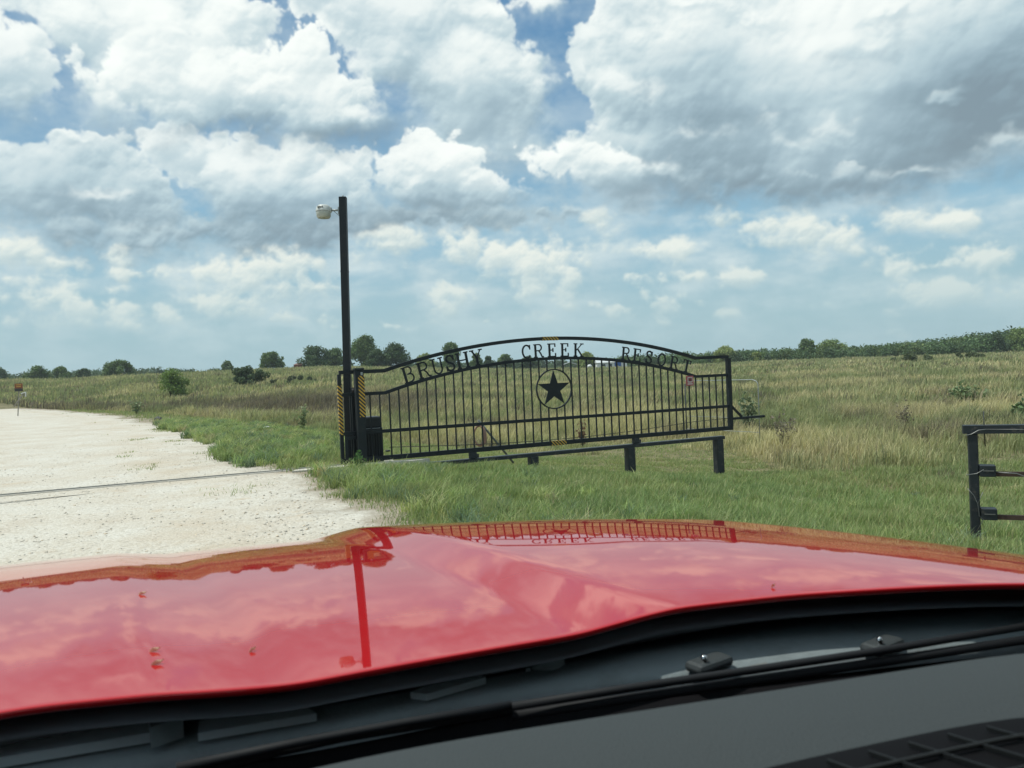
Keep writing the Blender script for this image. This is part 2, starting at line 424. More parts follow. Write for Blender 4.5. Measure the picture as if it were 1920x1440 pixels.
def np_mesh(name, V, F, mat, parent=None, col=None, smooth=False, F3=None):
    """V (n,3); F (m,4) quads, F3 (k,3) triangles; col (n,3) point colours"""
    me = bpy.data.meshes.new(name)
    q = 0 if F is None else len(F); t = 0 if F3 is None else len(F3)
    me.vertices.add(len(V)); me.vertices.foreach_set('co', np.ascontiguousarray(V, np.float32).ravel())
    idx = np.concatenate([a.ravel() for a in (F, F3) if a is not None and len(a)]).astype(np.int32)
    me.loops.add(len(idx)); me.loops.foreach_set('vertex_index', idx)
    st = np.concatenate([np.arange(q) * 4, q * 4 + np.arange(t) * 3]).astype(np.int32)
    me.polygons.add(q + t); me.polygons.foreach_set('loop_start', st)
    if smooth: me.polygons.foreach_set('use_smooth', np.ones(q + t, bool))
    if col is not None:
        a = me.color_attributes.new('tint', 'FLOAT_COLOR', 'POINT')
        c = np.ones((len(V), 4), np.float32); c[:, :3] = col
        a.data.foreach_set('color', c.ravel())
    me.update(calc_edges=True)
    return link_mesh(name, me, mat, parent)

# ------------------------------------------------------------------ materials
def new_mat(name):
    m = bpy.data.materials.new(name); m.use_nodes = True; t = m.node_tree; t.nodes.clear()
    h = G(t); out = h.n('ShaderNodeOutputMaterial')
    return m, h, out
def pbr(name, base, rough=.6, spec=.5, metal=0., var=.12, vs=6., bump=0., bs=60., coat=0., dirt=None, dirt_amt=.4):
    m, h, out = new_mat(name)
    b = h.n('ShaderNodeBsdfPrincipled')
    tc = h.n('ShaderNodeTexCoord').outputs['Object']
    n1 = h.noise(tc, vs, 5, .6)
    lo = tuple(c * (1 - var) for c in base) + (1,); hi = tuple(min(1, c * (1 + var)) for c in base) + (1,)
    c = h.mix(n1, lo, hi)
    if dirt is not None:
        n2 = h.noise(tc, vs * 2.3, 7, .66)
        c = h.mix(h.m('MULTIPLY', h.rng(n2, .52, .68), dirt_amt), c, tuple(dirt) + (1,))
    h.put(b.inputs['Base Color'], c)
    b.inputs['Roughness'].default_value = rough; b.inputs['Metallic'].default_value = metal
    b.inputs['Specular IOR Level'].default_value = spec
    b.inputs['Coat Weight'].default_value = coat; b.inputs['Coat Roughness'].default_value = .02
    if bump:
        bu = h.n('ShaderNodeBump'); bu.inputs['Strength'].default_value = bump; bu.inputs['Distance'].default_value = .02
        h.put(bu.inputs['Height'], h.noise(tc, bs, 4, .6)); h.put(b.inputs['Normal'], bu.outputs[0])
    h.put(out.inputs[0], b.outputs[0])
    return m
def leaf_mat(name, trans=.35, gain=1.0, rough=.6):
    """foliage: the colour of each blade or leaf comes from its mesh, some light passes through"""
    m, h, out = new_mat(name)
    a = h.n('ShaderNodeAttribute', attribute_name='tint')
    c = a.outputs['Color']
    d = h.n('ShaderNodeBsdfPrincipled'); d.inputs['Roughness'].default_value = rough; d.inputs['Specular IOR Level'].default_value = .25
    h.put(d.inputs['Base Color'], c)
    tr = h.n('ShaderNodeBsdfTranslucent'); h.put(tr.inputs[0], h.mix(1.0, c, (1.0, 1.05, .75, 1), 'MULTIPLY'))
    mx = h.n('ShaderNodeMixShader'); mx.inputs[0].default_value = trans
    h.put(mx.inputs[1], d.outputs[0]); h.put(mx.inputs[2], tr.outputs[0]); h.put(out.inputs[0], mx.outputs[0])
    return m

M = {}
M['iron'] = pbr('black_painted_iron', (.009, .014, .018), .5, .35, 0, .25, 3, .08, 40, dirt=(.04, .04, .036), dirt_amt=.3)
M['iron_old'] = pbr('weathered_black_pipe', (.013, .019, .024), .55, .5, 0, .3, 4, .1, 40, dirt=(.11, .095, .08), dirt_amt=.5)
M['rust'] = pbr('rusty_brown_steel', (.07, .045, .035), .75, .3, 0, .3, 9, .2, 60, dirt=(.12, .08, .06))
M['galv'] = pbr('galvanised_steel', (.30, .33, .33), .55, .5, .3, .15, 12)
M['wire'] = pbr('bare_wire', (.20, .205, .20), .45, .5, .5, .1, 20)
M['white_plastic'] = pbr('white_lamp_plastic', (.52, .54, .52), .45, .5, 0, .08, 8)
M['lens'] = pbr('milky_lamp_lens', (.44, .46, .41), .25, .5, 0, .05, 8)
M['dark_slot'] = pbr('dark_slots', (.03, .03, .03), .7)
M['box_plastic'] = pbr('black_operator_plastic', (.008, .010, .012), .5, .3, 0, .15, 4, .05, 50, dirt=(.03, .03, .03), dirt_amt=.3)
M['box_lid'] = pbr('black_operator_lid', (.018, .021, .024), .4, .4, 0, .15, 4)
M['sign_red'] = pbr('faded_red_sign', (.42, .10, .11), .5, .4, 0, .15, 10)
M['sign_dark'] = pbr('dark_red_print', (.16, .03, .04), .5)
M['sign_white'] = pbr('sign_white', (.62, .55, .53), .5)
M['orange_board'] = pbr('weathered_orange_board', (.20, .065, .03), .6, .3, 0, .2, 5, dirt=(.12, .04, .02))
M['yellow_print'] = pbr('yellow_print', (.45, .27, .05), .6)
M['board_black'] = pbr('dark_band', (.03, .03, .028), .6)
M['wood_grey'] = pbr('weathered_wood', (.24, .225, .19), .8, .2, 0, .2, 9, .3, 30)
M['hose'] = pbr('faded_pink_hose', (.46, .27, .21), .5, .4, 0, .15, 30)
M['concrete'] = pbr('pale_concrete', (.50, .47, .41), .9, .2, 0, .15, 7, .4, 50, dirt=(.3, .26, .2))
M['rock'] = pbr('grey_rock', (.10, .10, .10), .9, .2, 0, .3, 5, .5, 20)
M['paper'] = pbr('white_paper', (.75, .75, .72), .8, .2, 0, .05)
M['white_wall'] = pbr('white_siding', (.66, .68, .68), .7, .3, 0, .05, .5)
M['blue_wall'] = pbr('blue_siding', (.035, .10, .32), .6, .3, 0, .1, .5)
M['pane'] = pbr('dark_window', (.03, .035, .04), .1, .5)
M['roof_grey'] = pbr('pale_metal_roof', (.55, .57, .57), .45, .4, 0, .08, .5)
M['barn_red'] = pbr('rusty_barn_boards', (.17, .055, .04), .8, .2, 0, .3, 2)
M['bark'] = pbr('tree_bark', (.07, .058, .045), .9, .2, 0, .3, 3, .5, 10)
M['leaf'] = leaf_mat('tree_leaves', .30)
M['grass'] = leaf_mat('grass_blades', .38)
M['paint_red'] = None
# hazard tape: slanting yellow and black bands
def tape_mat(name, ax, k, freq):
    m, h, out = new_mat(name)
    b = h.n('ShaderNodeBsdfPrincipled'); s_ = h.n('ShaderNodeSeparateXYZ'); tc = h.n('ShaderNodeTexCoord')
    h.put(s_.inputs[0], tc.outputs['Object'])
    q = h.m('MULTIPLY_ADD', s_.outputs[ax], k, s_.outputs[2])
    f = h.m('FRACT', h.m('MULTIPLY', q, freq))
    c = h.mix(h.m('GREATER_THAN', f, .44), (.58, .35, .04, 1), (.018, .02, .02, 1))
    c = h.mix(h.m('MULTIPLY', h.rng(h.noise(tc.outputs['Object'], 30, 4, .6), .55, .75), .3), c, (.16, .13, .09, 1))
    h.put(b.inputs['Base Color'], c); b.inputs['Roughness'].default_value = .45
    h.put(out.inputs[0], b.outputs[0])
    return m
M['tape'] = tape_mat('hazard_tape', 0, 1.0, 13.0)

# ------------------------------------------------------------------ the lie of the land
EDGE = np.array([(9.5, -9), (7.0, -5), (4.4, 0), (1.2, 4.4), (-2.25, 9.4), (-3.05, 11.8), (-4.34, 14.69), (-6.9, 18.4), (-8.74, 22.5), (-11.8, 27.9), (-16.5, 36), (-20, 41.5), (-27.4, 52.5), (-40, 69), (-60, 92), (-95, 125)], float)
def edge_t(x, y):
    """signed distance to the drive's right-hand edge, positive out on the grass"""
    x = np.asarray(x, float); y = np.asarray(y, float)
    best = np.full(x.shape, 1e9); sg = np.ones(x.shape)
    for (x0, y0), (x1, y1) in zip(EDGE[:-1], EDGE[1:]):
        dx, dy = x1 - x0, y1 - y0; L2 = dx * dx + dy * dy
        t = np.clip(((x - x0) * dx + (y - y0) * dy) / L2, 0, 1)
        d2 = (x - x0 - t * dx) ** 2 + (y - y0 - t * dy) ** 2
        s_ = np.sign((x - x0) * dy - (y - y0) * dx)
        m = d2 < best
        best = np.where(m, d2, best); sg = np.where(m, s_, sg)
    return np.sqrt(best) * sg
def pn(x, y, f, seed, o=3):
    return fbm(np.asarray(x, np.float32) + 500, np.asarray(y, np.float32) + 500, f, o, seed)
_AZ = np.radians([-60, -32.9, -30.1, -27.1, -24, -17.9, -13.6, -9, -6.1, -2, 1.6, 9.3, 15.9, 20.1, 25, 29.6, 33, 60])
_EL = [.016, .0164, .0150, .0155, .0165, .0172, .0172, .0135, .0098, .0060, .0026, -.0004, .0, .0002, -.0010, -.0018, -.0020, -.002]
RIDGE = 180.0
def ground(x, y):
    x = np.asarray(x, float); y = np.asarray(y, float)
    t = edge_t(x, y)
    near = -1.1 * sstep(.3, 12.6, t)
    r = np.hypot(x, y); a = np.arctan2(x, y)
    ridge = EYE + np.interp(a, _AZ, _EL) * RIDGE - .75
    r0 = np.interp(a, np.radians([-30, -12]), [98, 40])
    s_ = np.maximum(0, np.minimum(1, (r - r0) / (RIDGE - r0)))
    s_ = s_ * (.35 + .65 * s_ * (2 - s_)) if False else s_ * s_ * (3 - 2 * s_) * .6 + s_ * .4
    s_ = np.where(np.abs(a) > R(100), s_ * .2, s_)
    z = near * (1 - s_) + ridge * s_ - 1.2 * sstep(190, 300, r)
    z = z + .10 * pn(x, y, .12, 900, 2) * sstep(2, 8, t)
    return z
def gz(x, y): return float(ground(np.array([x]), np.array([y]))[0])

# ground sheet to the horizon, in rings round the viewer
rr = np.concatenate([[0.01], np.geomspace(.8, 900, 170)]); na = 240
aa = np.linspace(-math.pi, math.pi, na, endpoint=False)
RR, AA = np.meshgrid(rr, aa, indexing='ij')
gx, gy = RR * np.sin(AA), RR * np.cos(AA)
gzv = ground(gx, gy) - .07 * (1 - sstep(-.6, .5, edge_t(gx, gy)))
i0 = np.arange(len(rr) - 1)[:, None] * na; k0 = np.arange(na)[None]; k1 = (k0 + 1) % na
Fq = np.stack([i0 + k0, i0 + k1, i0 + na + k1, i0 + na + k0], -1).reshape(-1, 4)
m, h, out = new_mat('soil_under_grass')
b = h.n('ShaderNodeBsdfPrincipled'); ge = h.n('ShaderNodeNewGeometry').outputs['Position']
c = h.ramp(h.noise(ge, .35, 6, .62), (.25, (.13, .115, .06)), (.5, (.19, .165, .095)), (.75, (.24, .20, .125)))
c = h.mix(h.rng(h.noise(ge, 3.0, 5, .65), .45, .7), c, (.055, .075, .028, 1))
h.put(b.inputs['Base Color'], c); b.inputs['Roughness'].default_value = .95; b.inputs['Specular IOR Level'].default_value = .1
h.put(out.inputs[0], b.outputs[0]); M['soil'] = m
tag(np_mesh('ground', np.stack([gx, gy, gzv], -1).reshape(-1, 3), Fq, m, smooth=True), kind='structure')

# gravel drive: one sheet with a ragged right-hand edge
def resample(P, step):
    P = np.asarray(P); d = np.concatenate([[0], np.cumsum(np.hypot(*np.diff(P, axis=0).T))])
    q = np.arange(0, d[-1], step)
    return np.stack([np.interp(q, d, P[:, 0]), np.interp(q, d, P[:, 1])], 1)
ed = resample(EDGE, .25)
tn_ = np.gradient(ed, axis=0); tn_ /= np.linalg.norm(tn_, axis=1, keepdims=True); nr = np.stack([tn_[:, 1], -tn_[:, 0]], 1)
for _ in range(6): nr = (np.roll(nr, 1, 0) + nr * 2 + np.roll(nr, -1, 0)) / 4 if _ < 0 else nr
rag = .95 * pn(ed[:, 0], ed[:, 1], .30, 31, 4) + .40 * pn(ed[:, 0], ed[:, 1], 1.3, 35, 3)
cols = np.array([1.7, 1.2, .8, .5, 0, -.7, -1.5, -2.5, -4.5, -6, -7, -8, -10, -14])
Pt = ed[:, None] + nr[:, None] * (cols[None, :, None] + np.where(cols > -.1, 1, 0)[None, :, None] * rag[:, None, None])
zz = .004 - .10 * sstep(.7, 1.6, cols)[None] + .012 * pn(Pt[..., 0], Pt[..., 1], .5, 61, 3)
Vd = np.concatenate([Pt, np.broadcast_to(zz, Pt.shape[:2])[..., None]], -1)
nc = len(cols); i0 = np.arange(len(ed) - 1)[:, None] * nc; k0 = np.arange(nc - 1)[None]
Fd = np.stack([i0 + k0, i0 + nc + k0, i0 + nc + k0 + 1, i0 + k0 + 1], -1).reshape(-1, 4)
m, h, out = new_mat('crushed_limestone')
b = h.n('ShaderNodeBsdfPrincipled'); ge = h.n('ShaderNodeNewGeometry').outputs['Position']
c = h.ramp(h.noise(ge, .55, 6, .62), (.30, (.44, .38, .305)), (.45, (.51, .47, .40)), (.58, (.55, .525, .465)), (.75, (.575, .56, .515)))
vo = h.n('ShaderNodeTexVoronoi'); vo.inputs['Scale'].default_value = 34; h.put(vo.inputs['Vector'], ge)
sp = h.n('ShaderNodeSeparateColor'); h.put(sp.inputs[0], vo.outputs['Color'])
c = h.mix(.30, c, h.ramp(sp.outputs[0], (0, (.30, .26, .21)), (.35, (.50, .46, .38)), (.75, (.64, .61, .55)), (1, (.74, .72, .68))))
vo2 = h.n('ShaderNodeTexVoronoi'); vo2.inputs['Scale'].default_value = 9; h.put(vo2.inputs['Vector'], ge)
sp2 = h.n('ShaderNodeSeparateColor'); h.put(sp2.inputs[0], vo2.outputs['Color'])
c = h.mix(h.m('MULTIPLY', h.m('MULTIPLY', h.m('GREATER_THAN', sp2.outputs[1], .72), h.m('LESS_THAN', vo2.outputs['Distance'], .32)), .45), c, (.33, .30, .26, 1))
c = h.mix(h.m('MULTIPLY', h.rng(h.noise(ge, 1.3, 6, .7), .56, .72), .55), c, (.46, .36, .25, 1))
sv_ = h.n('ShaderNodeSeparateColor'); h.put(sv_.inputs[0], h.n('ShaderNodeAttribute', attribute_name='tint').outputs['Color']); ed_ = sv_.outputs[0]
c = h.mix(h.m('MULTIPLY', h.m('MULTIPLY', sv_.outputs[1], h.rng(h.noise(ge, .8, 5, .6), .3, .65)), .6), c, (.44, .355, .255, 1))        # soil trodden in along the edge
c = h.mix(h.rng(h.m('ADD', ed_, h.m('MULTIPLY_ADD', h.noise(ge, 1.7, 6, .68), 1.5, -.75)), .22, .85, 0, .85), c, (.25, .205, .15, 1))
h.put(b.inputs['Base Color'], c); b.inputs['Roughness'].default_value = .95; b.inputs['Specular IOR Level'].default_value = .15
bu = h.n('ShaderNodeBump'); bu.inputs['Strength'].default_value = .55; bu.inputs['Distance'].default_value = .03
h.put(bu.inputs['Height'], h.m('ADD', h.m('MULTIPLY', vo.outputs['Distance'], -.7), h.noise(ge, 14, 6, .65))); h.put(b.inputs['Normal'], bu.outputs[0])
h.put(out.inputs[0], b.outputs[0])
ef = np.broadcast_to(np.interp(cols, [-4.5, -1, 0, .5, 1], [0, .10, .42, .95, 1.3])[None], Pt.shape[:2]).ravel()
tag(np_mesh('gravel_drive', Vd.reshape(-1, 3), Fd, m, smooth=True, col=np.stack([ef, np.broadcast_to((.75 * np.exp(-((cols + 1.5) / .9) ** 2) + .7 * np.exp(-((cols + 7) / 1.6) ** 2))[None], Pt.shape[:2]).ravel(), ef * 0], -1)), kind='structure')

# loose stones on the drive
def stones(n, r0, r1, smin, smax, name):
    a = np.radians(rng.uniform(-44, 6, n * 4)); r = rng.uniform(r0 ** .8, r1 ** .8, n * 4) ** 1.25
    x, y = r * np.sin(a), r * np.cos(a); t = edge_t(x, y)
    dn = pn(x, y, .5, 77, 3)
    k = (t < .35) & (t > -13) & (rng.rand(n * 4) < .45 + .8 * dn + .5 * np.exp(-np.abs(t + .5)))
    x, y = x[k][:n], y[k][:n]; n = len(x)
    base = np.array([(1, 0, 0), (0, 1, 0), (-1, 0, 0), (0, -1, 0), (0, 0, 1), (.7, .7, .5), (-.7, .7, .45), (-.7, -.7, .5), (.7, -.7, .45)])
    s_ = smin + (smax - smin) * rng.rand(n) ** 3
    sc = s_[:, None, None] * (1 + .5 * (rng.rand(n, 9, 3) - .5)); th = rng.rand(n) * 6.28
    P = base[None] * sc * np.array([1, .8, .55])
    ct, st_ = np.cos(th)[:, None], np.sin(th)[:, None]
    P = np.stack([P[..., 0] * ct - P[..., 1] * st_, P[..., 0] * st_ + P[..., 1] * ct, P[..., 2]], -1)
    P += np.stack([x, y, np.full(n, .006)], -1)[:, None]
    T = np.array([(0, 5, 4), (5, 1, 4), (1, 6, 4), (6, 2, 4), (2, 7, 4), (7, 3, 4), (3, 8, 4), (8, 0, 4), (0, 1, 5), (1, 2, 6), (2, 3, 7), (3, 0, 8)])
    F3 = (np.arange(n)[:, None, None] * 9 + T[None]).reshape(-1, 3)
    g_ = rng.rand(n); cl = np.array([.56, .52, .45])[None] * (.66 + .46 * g_[:, None]); tanm = rng.rand(n) < .2
    cl[tanm] *= np.array([1.0, .90, .78])
    return np_mesh(name, P.reshape(-1, 3), None, M['stone'], col=np.repeat(cl, 9, 0), F3=F3)
m, h, out = new_mat('loose_limestone'); b = h.n('ShaderNodeBsdfPrincipled')
h.put(b.inputs['Base Color'], h.n('ShaderNodeAttribute', attribute_name='tint').outputs['Color']); b.inputs['Roughness'].default_value = .9
b.inputs['Specular IOR Level'].default_value = .2
h.put(out.inputs[0], b.outputs[0]); M['stone'] = m
tag(stones(9000, 5, 30, .004, .022, 'loose_gravel'), 'loose pale limestone chips scattered over the gravel drive', 'gravel', kind='stuff')

# ------------------------------------------------------------------ grass
def R_tall(a):
    return np.interp(a, np.radians([-60, -33, -30, -25, -20, -15, -11, -8, 0, 10, 15, 18, 22, 27, 33, 60]), [120, 92, 80, 62, 46, 37, 29, 25.5, 26, 29.5, 27, 20.5, 19.5, 20.5, 22, 22])
def blades(name, x, y, h_, w_, cb, ct, lean=.35, z=None, droop=.0):
    """every blade is a bent, tapering strip; cb and ct are its colours at root and tip"""
    n = len(x)
    z = ground(x, y) - .02 if z is None else z
    th = rng.rand(n) * 6.283; la = rng.rand(n) * 6.283; lm = lean * h_ * (.25 + rng.rand(n))
    dx, dy = np.cos(th) * w_ / 2, np.sin(th) * w_ / 2
    lx, ly = np.cos(la) * lm + .10 * h_, np.sin(la) * lm
    B = np.stack([x, y, z], -1); wv_ = np.stack([dx, dy, np.zeros(n)], -1)
    mid = B + np.stack([lx * .35, ly * .35, h_ * .6], -1); tip = B + np.stack([lx, ly, h_ * (1 - droop * rng.rand(n))], -1)
    V = np.stack([B - wv_, B + wv_, mid + wv_ * .8, mid - wv_ * .8, tip], 1)
    o = np.arange(n)[:, None] * 5
    F4 = o + np.array([0, 1, 2, 3]); F3 = o + np.array([3, 2, 4])
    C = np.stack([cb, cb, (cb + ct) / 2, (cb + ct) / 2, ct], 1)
    return np_mesh(name, V.reshape(-1, 3), F4, M['grass'], col=C.reshape(-1, 3), F3=F3)
def wedge(n, r0, r1, a0=-42, a1=42):
    a = np.radians(rng.uniform(a0, a1, n)); r = np.sqrt(rng.uniform(r0 * r0, r1 * r1, n))
    return r * np.sin(a), r * np.cos(a), r, a
def pick(n, cols, probs):
    c = np.array(cols)[rng.choice(len(cols), n, p=np.array(probs) / sum(probs))]
    return c * (.75 + .5 * rng.rand(n, 1)) * (1 + .10 * (rng.rand(n, 3) - .5))
GREEN = [(.225, .310, .118), (.275, .345, .135), (.180, .258, .105), (.330, .370, .170), (.41, .39, .225)]
GREEN = [tuple(v * k_ for v, k_ in zip(q, (1.16, 1.12, 1.14))) for q in GREEN]
def ground_hit(px, py):
    """where a picture ray meets the land"""
    d = ray(px, py); t = np.arange(3, 60, .02)
    P = CO + t[:, None] * d
    i = np.argmax(P[:, 2] < ground(P[:, 0], P[:, 1]))
    return P[i]
FENCE_AT = ground_hit(1830, 1014)
def verge():
    # lush long grass between the drive, the gate and the fence
    x, y, r, a = [np.concatenate(q) for q in zip(wedge(520000, 5.5, 24, -34, 42), wedge(330000, 22, 36, -34, 30), wedge(160000, 34, 98, -38, -9))]
    t = edge_t(x, y) - .95 * pn(x, y, .30, 31, 4) - .40 * pn(x, y, 1.3, 35, 3)
    tuft = pn(x, y, 1.1, 41, 3); pat = pn(x, y, .35, 45, 3)
    dens = sstep(np.where(r < 17, .05, -.05), np.where(r < 17, .95, .7), t) * (.55 + .6 * tuft + .3 * (r < 13))
    isl = sstep(.22, .42, pn(x, y, .55, 47, 3)) * sstep(-2.6, -.3, t) * sstep(11, 19, r)      # runners creeping over the gravel
    k = (rng.rand(len(x)) < np.maximum(dens, isl * .6) * np.where(r > 24, .75, np.clip(.35 + 9 / r, 0, 1))) & (r < R_tall(a) + 1.5)
    x, y, r, a, t, tuft, pat = [q[k] for q in (x, y, r, a, t, tuft, pat)]
    gate = .915 * 0 + (-(x + 3.437) * .405 + (y - 15.718) * .9143)         # beyond the gate line: mown shorter
    hh = np.where(gate > .3, .075, .165) * (.55 + .8 * rng.rand(len(x))) * (1 + .8 * tuft) * (.45 + .55 * sstep(.1, 1.2, t))
    hh *= 1 - .55 * np.exp(-((gate + .1) / .8) ** 2) * (x > -4.2)                # trimmed along the gate
    hh *= 1 - .7 * np.exp(-((x - FENCE_AT[0]) ** 2 + (y - FENCE_AT[1]) ** 2) / .5)   # worn down round the fence post
    hh *= np.where((x < -4.0) & (gate > -1.5), 1.7, 1)
    n = len(x)
    cb = pick(n, GREEN, [4, 4, 3, 2, 1])
    dry = np.clip(.10 + .22 * (gate > .3) + .35 * sstep(4.5, .5, R_tall(a) - r) * (a > R(12)) + .55 * (pn(x, y, .28, 49, 3) + .5 * pn(x, y, 2.2, 53, 2)), 0, .75)[:, None] * (rng.rand(n, 1) < .6)
    cb = cb * (1 - dry) + np.array([.40, .36, .19]) * dry
    lush = np.where((gate < .3), 1.0, 0.0)[:, None]
    cb = cb * (1 - .10 * lush) + np.array([.08, .19, .07]) * .10 * lush
    blue = sstep(.0, .35, pat)[:, None] * .18
    cb = cb * (1 - blue) + np.array([.145, .225, .135]) * blue * 1.1
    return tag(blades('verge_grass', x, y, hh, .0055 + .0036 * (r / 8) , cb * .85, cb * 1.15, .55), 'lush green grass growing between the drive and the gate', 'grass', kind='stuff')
verge()
def tufts():
    # ranker clumps along the drive's edge and round the gate's foot
    n = 2600
    x, y, r, a = wedge(n * 5, 6, 40, -34, 40)
    t = edge_t(x, y) - .95 * pn(x, y, .30, 31, 4) - .40 * pn(x, y, 1.3, 35, 3)
    gate = -(x + 3.437) * .405 + (y - 15.718) * .9143
    k = (t > np.where(r < 17, .5, .0)) & (rng.rand(len(x)) < np.exp(-np.maximum(t - 1.5, 0) / 1.6) * .8 + .09) & ((gate < -.5) | (x < -4.2)) & (r < R_tall(a))
    x, y, t, gate, r = [q[k][:n] for q in (x, y, t, gate, r)]
    m_ = 46
    hT = (.20 + .20 * rng.rand(len(x))) * (.7 + .3 * np.exp(-np.maximum(t - 1.5, 0) / 1.5)) * np.where((gate > -1.2) & (x > -4.2), .5, 1) * np.where(x > 2.5, .75, 1)
    cT = pick(len(x), GREEN + [(.16, .225, .14)], [3, 3, 3, 2, 1, 3])
    X = np.repeat(x, m_) + rng.normal(size=len(x) * m_) * .075; Y = np.repeat(y, m_) + rng.normal(size=len(x) * m_) * .075
    c = np.repeat(cT, m_, 0) * (.75 + .5 * rng.rand(len(X), 1))
    hh = np.repeat(hT, m_) * (.55 + .6 * rng.rand(len(X)))
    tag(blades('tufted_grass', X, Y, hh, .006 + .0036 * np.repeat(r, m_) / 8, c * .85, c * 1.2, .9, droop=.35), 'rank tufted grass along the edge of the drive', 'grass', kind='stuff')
tufts()
STRAW, OLIVE, PURPLE, DKGREEN, LTGREEN = (.62, .55, .32), (.32, .325, .16), (.165, .13, .11), (.14, .185, .095), (.28, .345, .17)
def tall_cols(x, y, r, a, n):
    p1 = pn(x, y, .10, 61, 3); p2 = pn(x, y, .22, 65, 3); p3 = pn(x, y, .6, 69, 3)
    d = r - R_tall(a)
    w_straw = .50 + 3.6 * p1 + 1.4 * p3 + .35 * np.exp(-((d - 3) / 5) ** 2)
    w_green = .55 - 2.4 * p1 + 2.2 * p2
    w_pur = .06 + 1.6 * np.maximum(p2 * -1 - .05, 0) + .8 * np.maximum(-p3 - .1, 0)
    left = sstep(R(-9), R(-16), a)
    w_pur = w_pur + sstep(R(-4), R(-9), a) * 6.0 * np.exp(-((r - np.interp(a, np.radians([-33, -25, -15, -6]), [99, 82, 68, 62])) / 11) ** 2) * (.5 + 1.4 * np.maximum(p2 + .3, 0))
    w_dk = .08 + 1.8 * np.maximum(pn(x, y, .20, 73, 3) - .05, 0)
    far = sstep(70, 130, r)
    w_straw = w_straw * (1 - .35 * far) + .1; w_green = w_green + .55 * far
    Wt = np.maximum(np.stack([w_straw, w_green * .8, w_pur, w_dk, w_green * .5], -1), .01)
    Wt = Wt / Wt.sum(-1, keepdims=True)
    u = rng.rand(n, 1); idx = (np.cumsum(Wt, -1) < u).sum(-1).clip(0, 4)
    c = np.array([STRAW, OLIVE, PURPLE, DKGREEN, LTGREEN])[idx]
    mean = (Wt[..., None] * np.array([STRAW, OLIVE, PURPLE, DKGREEN, LTGREEN])).sum(1)
    c = c * .45 + mean * .55
    return c * (.72 + .56 * rng.rand(n, 1)), idx
def tall(n, r0, r1, dens, hgt, wid, name, label, lean=.4):
    x, y, r, a = wedge(n, r0, r1)
    t = edge_t(x, y); d = r - R_tall(a) + 4.2 * pn(x, y, .22, 81, 3) + 1.6 * pn(x, y, .9, 85, 2)
    cl = pn(x, y, .7, 89, 3)
    k = (d > 0) & (t > 1.2) & (rng.rand(n) < dens * (.65 + .9 * cl))
    x, y, r, a, d, cl = [q[k] for q in (x, y, r, a, d, cl)]
    n = len(x)
    c, idx = tall_cols(x, y, r, a, n)
    big = pn(x, y, .13, 93, 3)
    hh = hgt * (.5 + .7 * rng.rand(n)) * (.80 + .8 * cl + .6 * big) * (.22 + .78 * sstep(-.3, 5.0, d))
    hh = np.where(idx == 2, hh * 1.18, hh)
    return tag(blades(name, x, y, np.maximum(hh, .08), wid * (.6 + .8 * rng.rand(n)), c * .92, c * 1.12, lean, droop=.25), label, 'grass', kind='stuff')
tall(430000, 16, 44, .95, .78, .019, 'meadow_grass', 'uncut straw and green meadow grass standing just beyond the gate')
tall(380000, 40, 92, .95, .80, .048, 'meadow_grass', 'uncut olive meadow grass on the middle of the rising field', .32)
tall(300000, 88, 186, .95, .72, .14, 'meadow_grass', 'pale olive meadow grass along the top of the field', .28)
def litter_edge():
    # cut straw lying along the foot of the tall grass
    x, y, r, a = wedge(60000, 15, 60)
    d = r - R_tall(a)
    k = (np.abs(d + .3) < 1.6) & (a > R(12)) & (rng.rand(len(x)) < .5 + pn(x, y, .6, 111, 3))
    x, y = x[k], y[k]; n = len(x)
    c = pick(n, [(.46, .39, .21), (.36, .29, .15), (.24, .20, .11)], [3, 2, 1])
    tag(blades('cut_straw', x, y, .05 + .07 * rng.rand(n), .02 + .012 * rng.rand(n), c, c, 3.0), 'dry cut straw lying at the foot of the tall grass', 'straw', kind='stuff')
litter_edge()

# ------------------------------------------------------------------ trees and bushes
def leaf_cloud(centres, radii, n, size, col, flat=.85, seed=0):
    """many leaf-clump faces spread through lobes of a crown; returns V, F, C"""
    rs = np.random.RandomState(seed)
    centres = np.asarray(centres, float); radii = np.asarray(radii, float)
    pr = radii ** 2; pr /= pr.sum()
    i = rs.choice(len(radii), n, p=pr)
    d = rs.normal(size=(n, 3)); d /= np.linalg.norm(d, axis=1, keepdims=True)
    q = rs.rand(n) ** .40 * (1 + .42 * (rs.rand(n) - .45) * (rs.rand(n) < .5))
    P = centres[i] + d * (radii[i] * q)[:, None] * np.array([1, 1, flat])
    nrm = d + .9 * rs.normal(size=(n, 3)); nrm /= np.linalg.norm(nrm, axis=1, keepdims=True)
    t1 = np.cross(nrm, rs.normal(size=(n, 3))); t1 /= np.linalg.norm(t1, axis=1, keepdims=True); t2 = np.cross(nrm, t1)
    s_ = size * (.5 + .9 * rs.rand(n))[:, None]
    a = 1 + .5 * (rs.rand(n, 1) - .5)
    V = np.stack([P - t1 * s_ * a, P - t2 * s_ * .55, P + t1 * s_ * a, P + t2 * s_ * .55], 1)
    lob = .82 + .36 * rs.rand(len(radii))                          # lobes differ a little in colour
    c = (np.asarray(col)[i] if np.ndim(col) == 2 else np.asarray(col)[None]) * lob[i][:, None] * (.78 + .44 * rs.rand(n, 1)) * (1 + .12 * (rs.rand(n, 3) - .5))
    F = np.arange(n)[:, None] * 4 + np.arange(4)[None]
    return V.reshape(-1, 3), F, np.repeat(c, 4, 0)
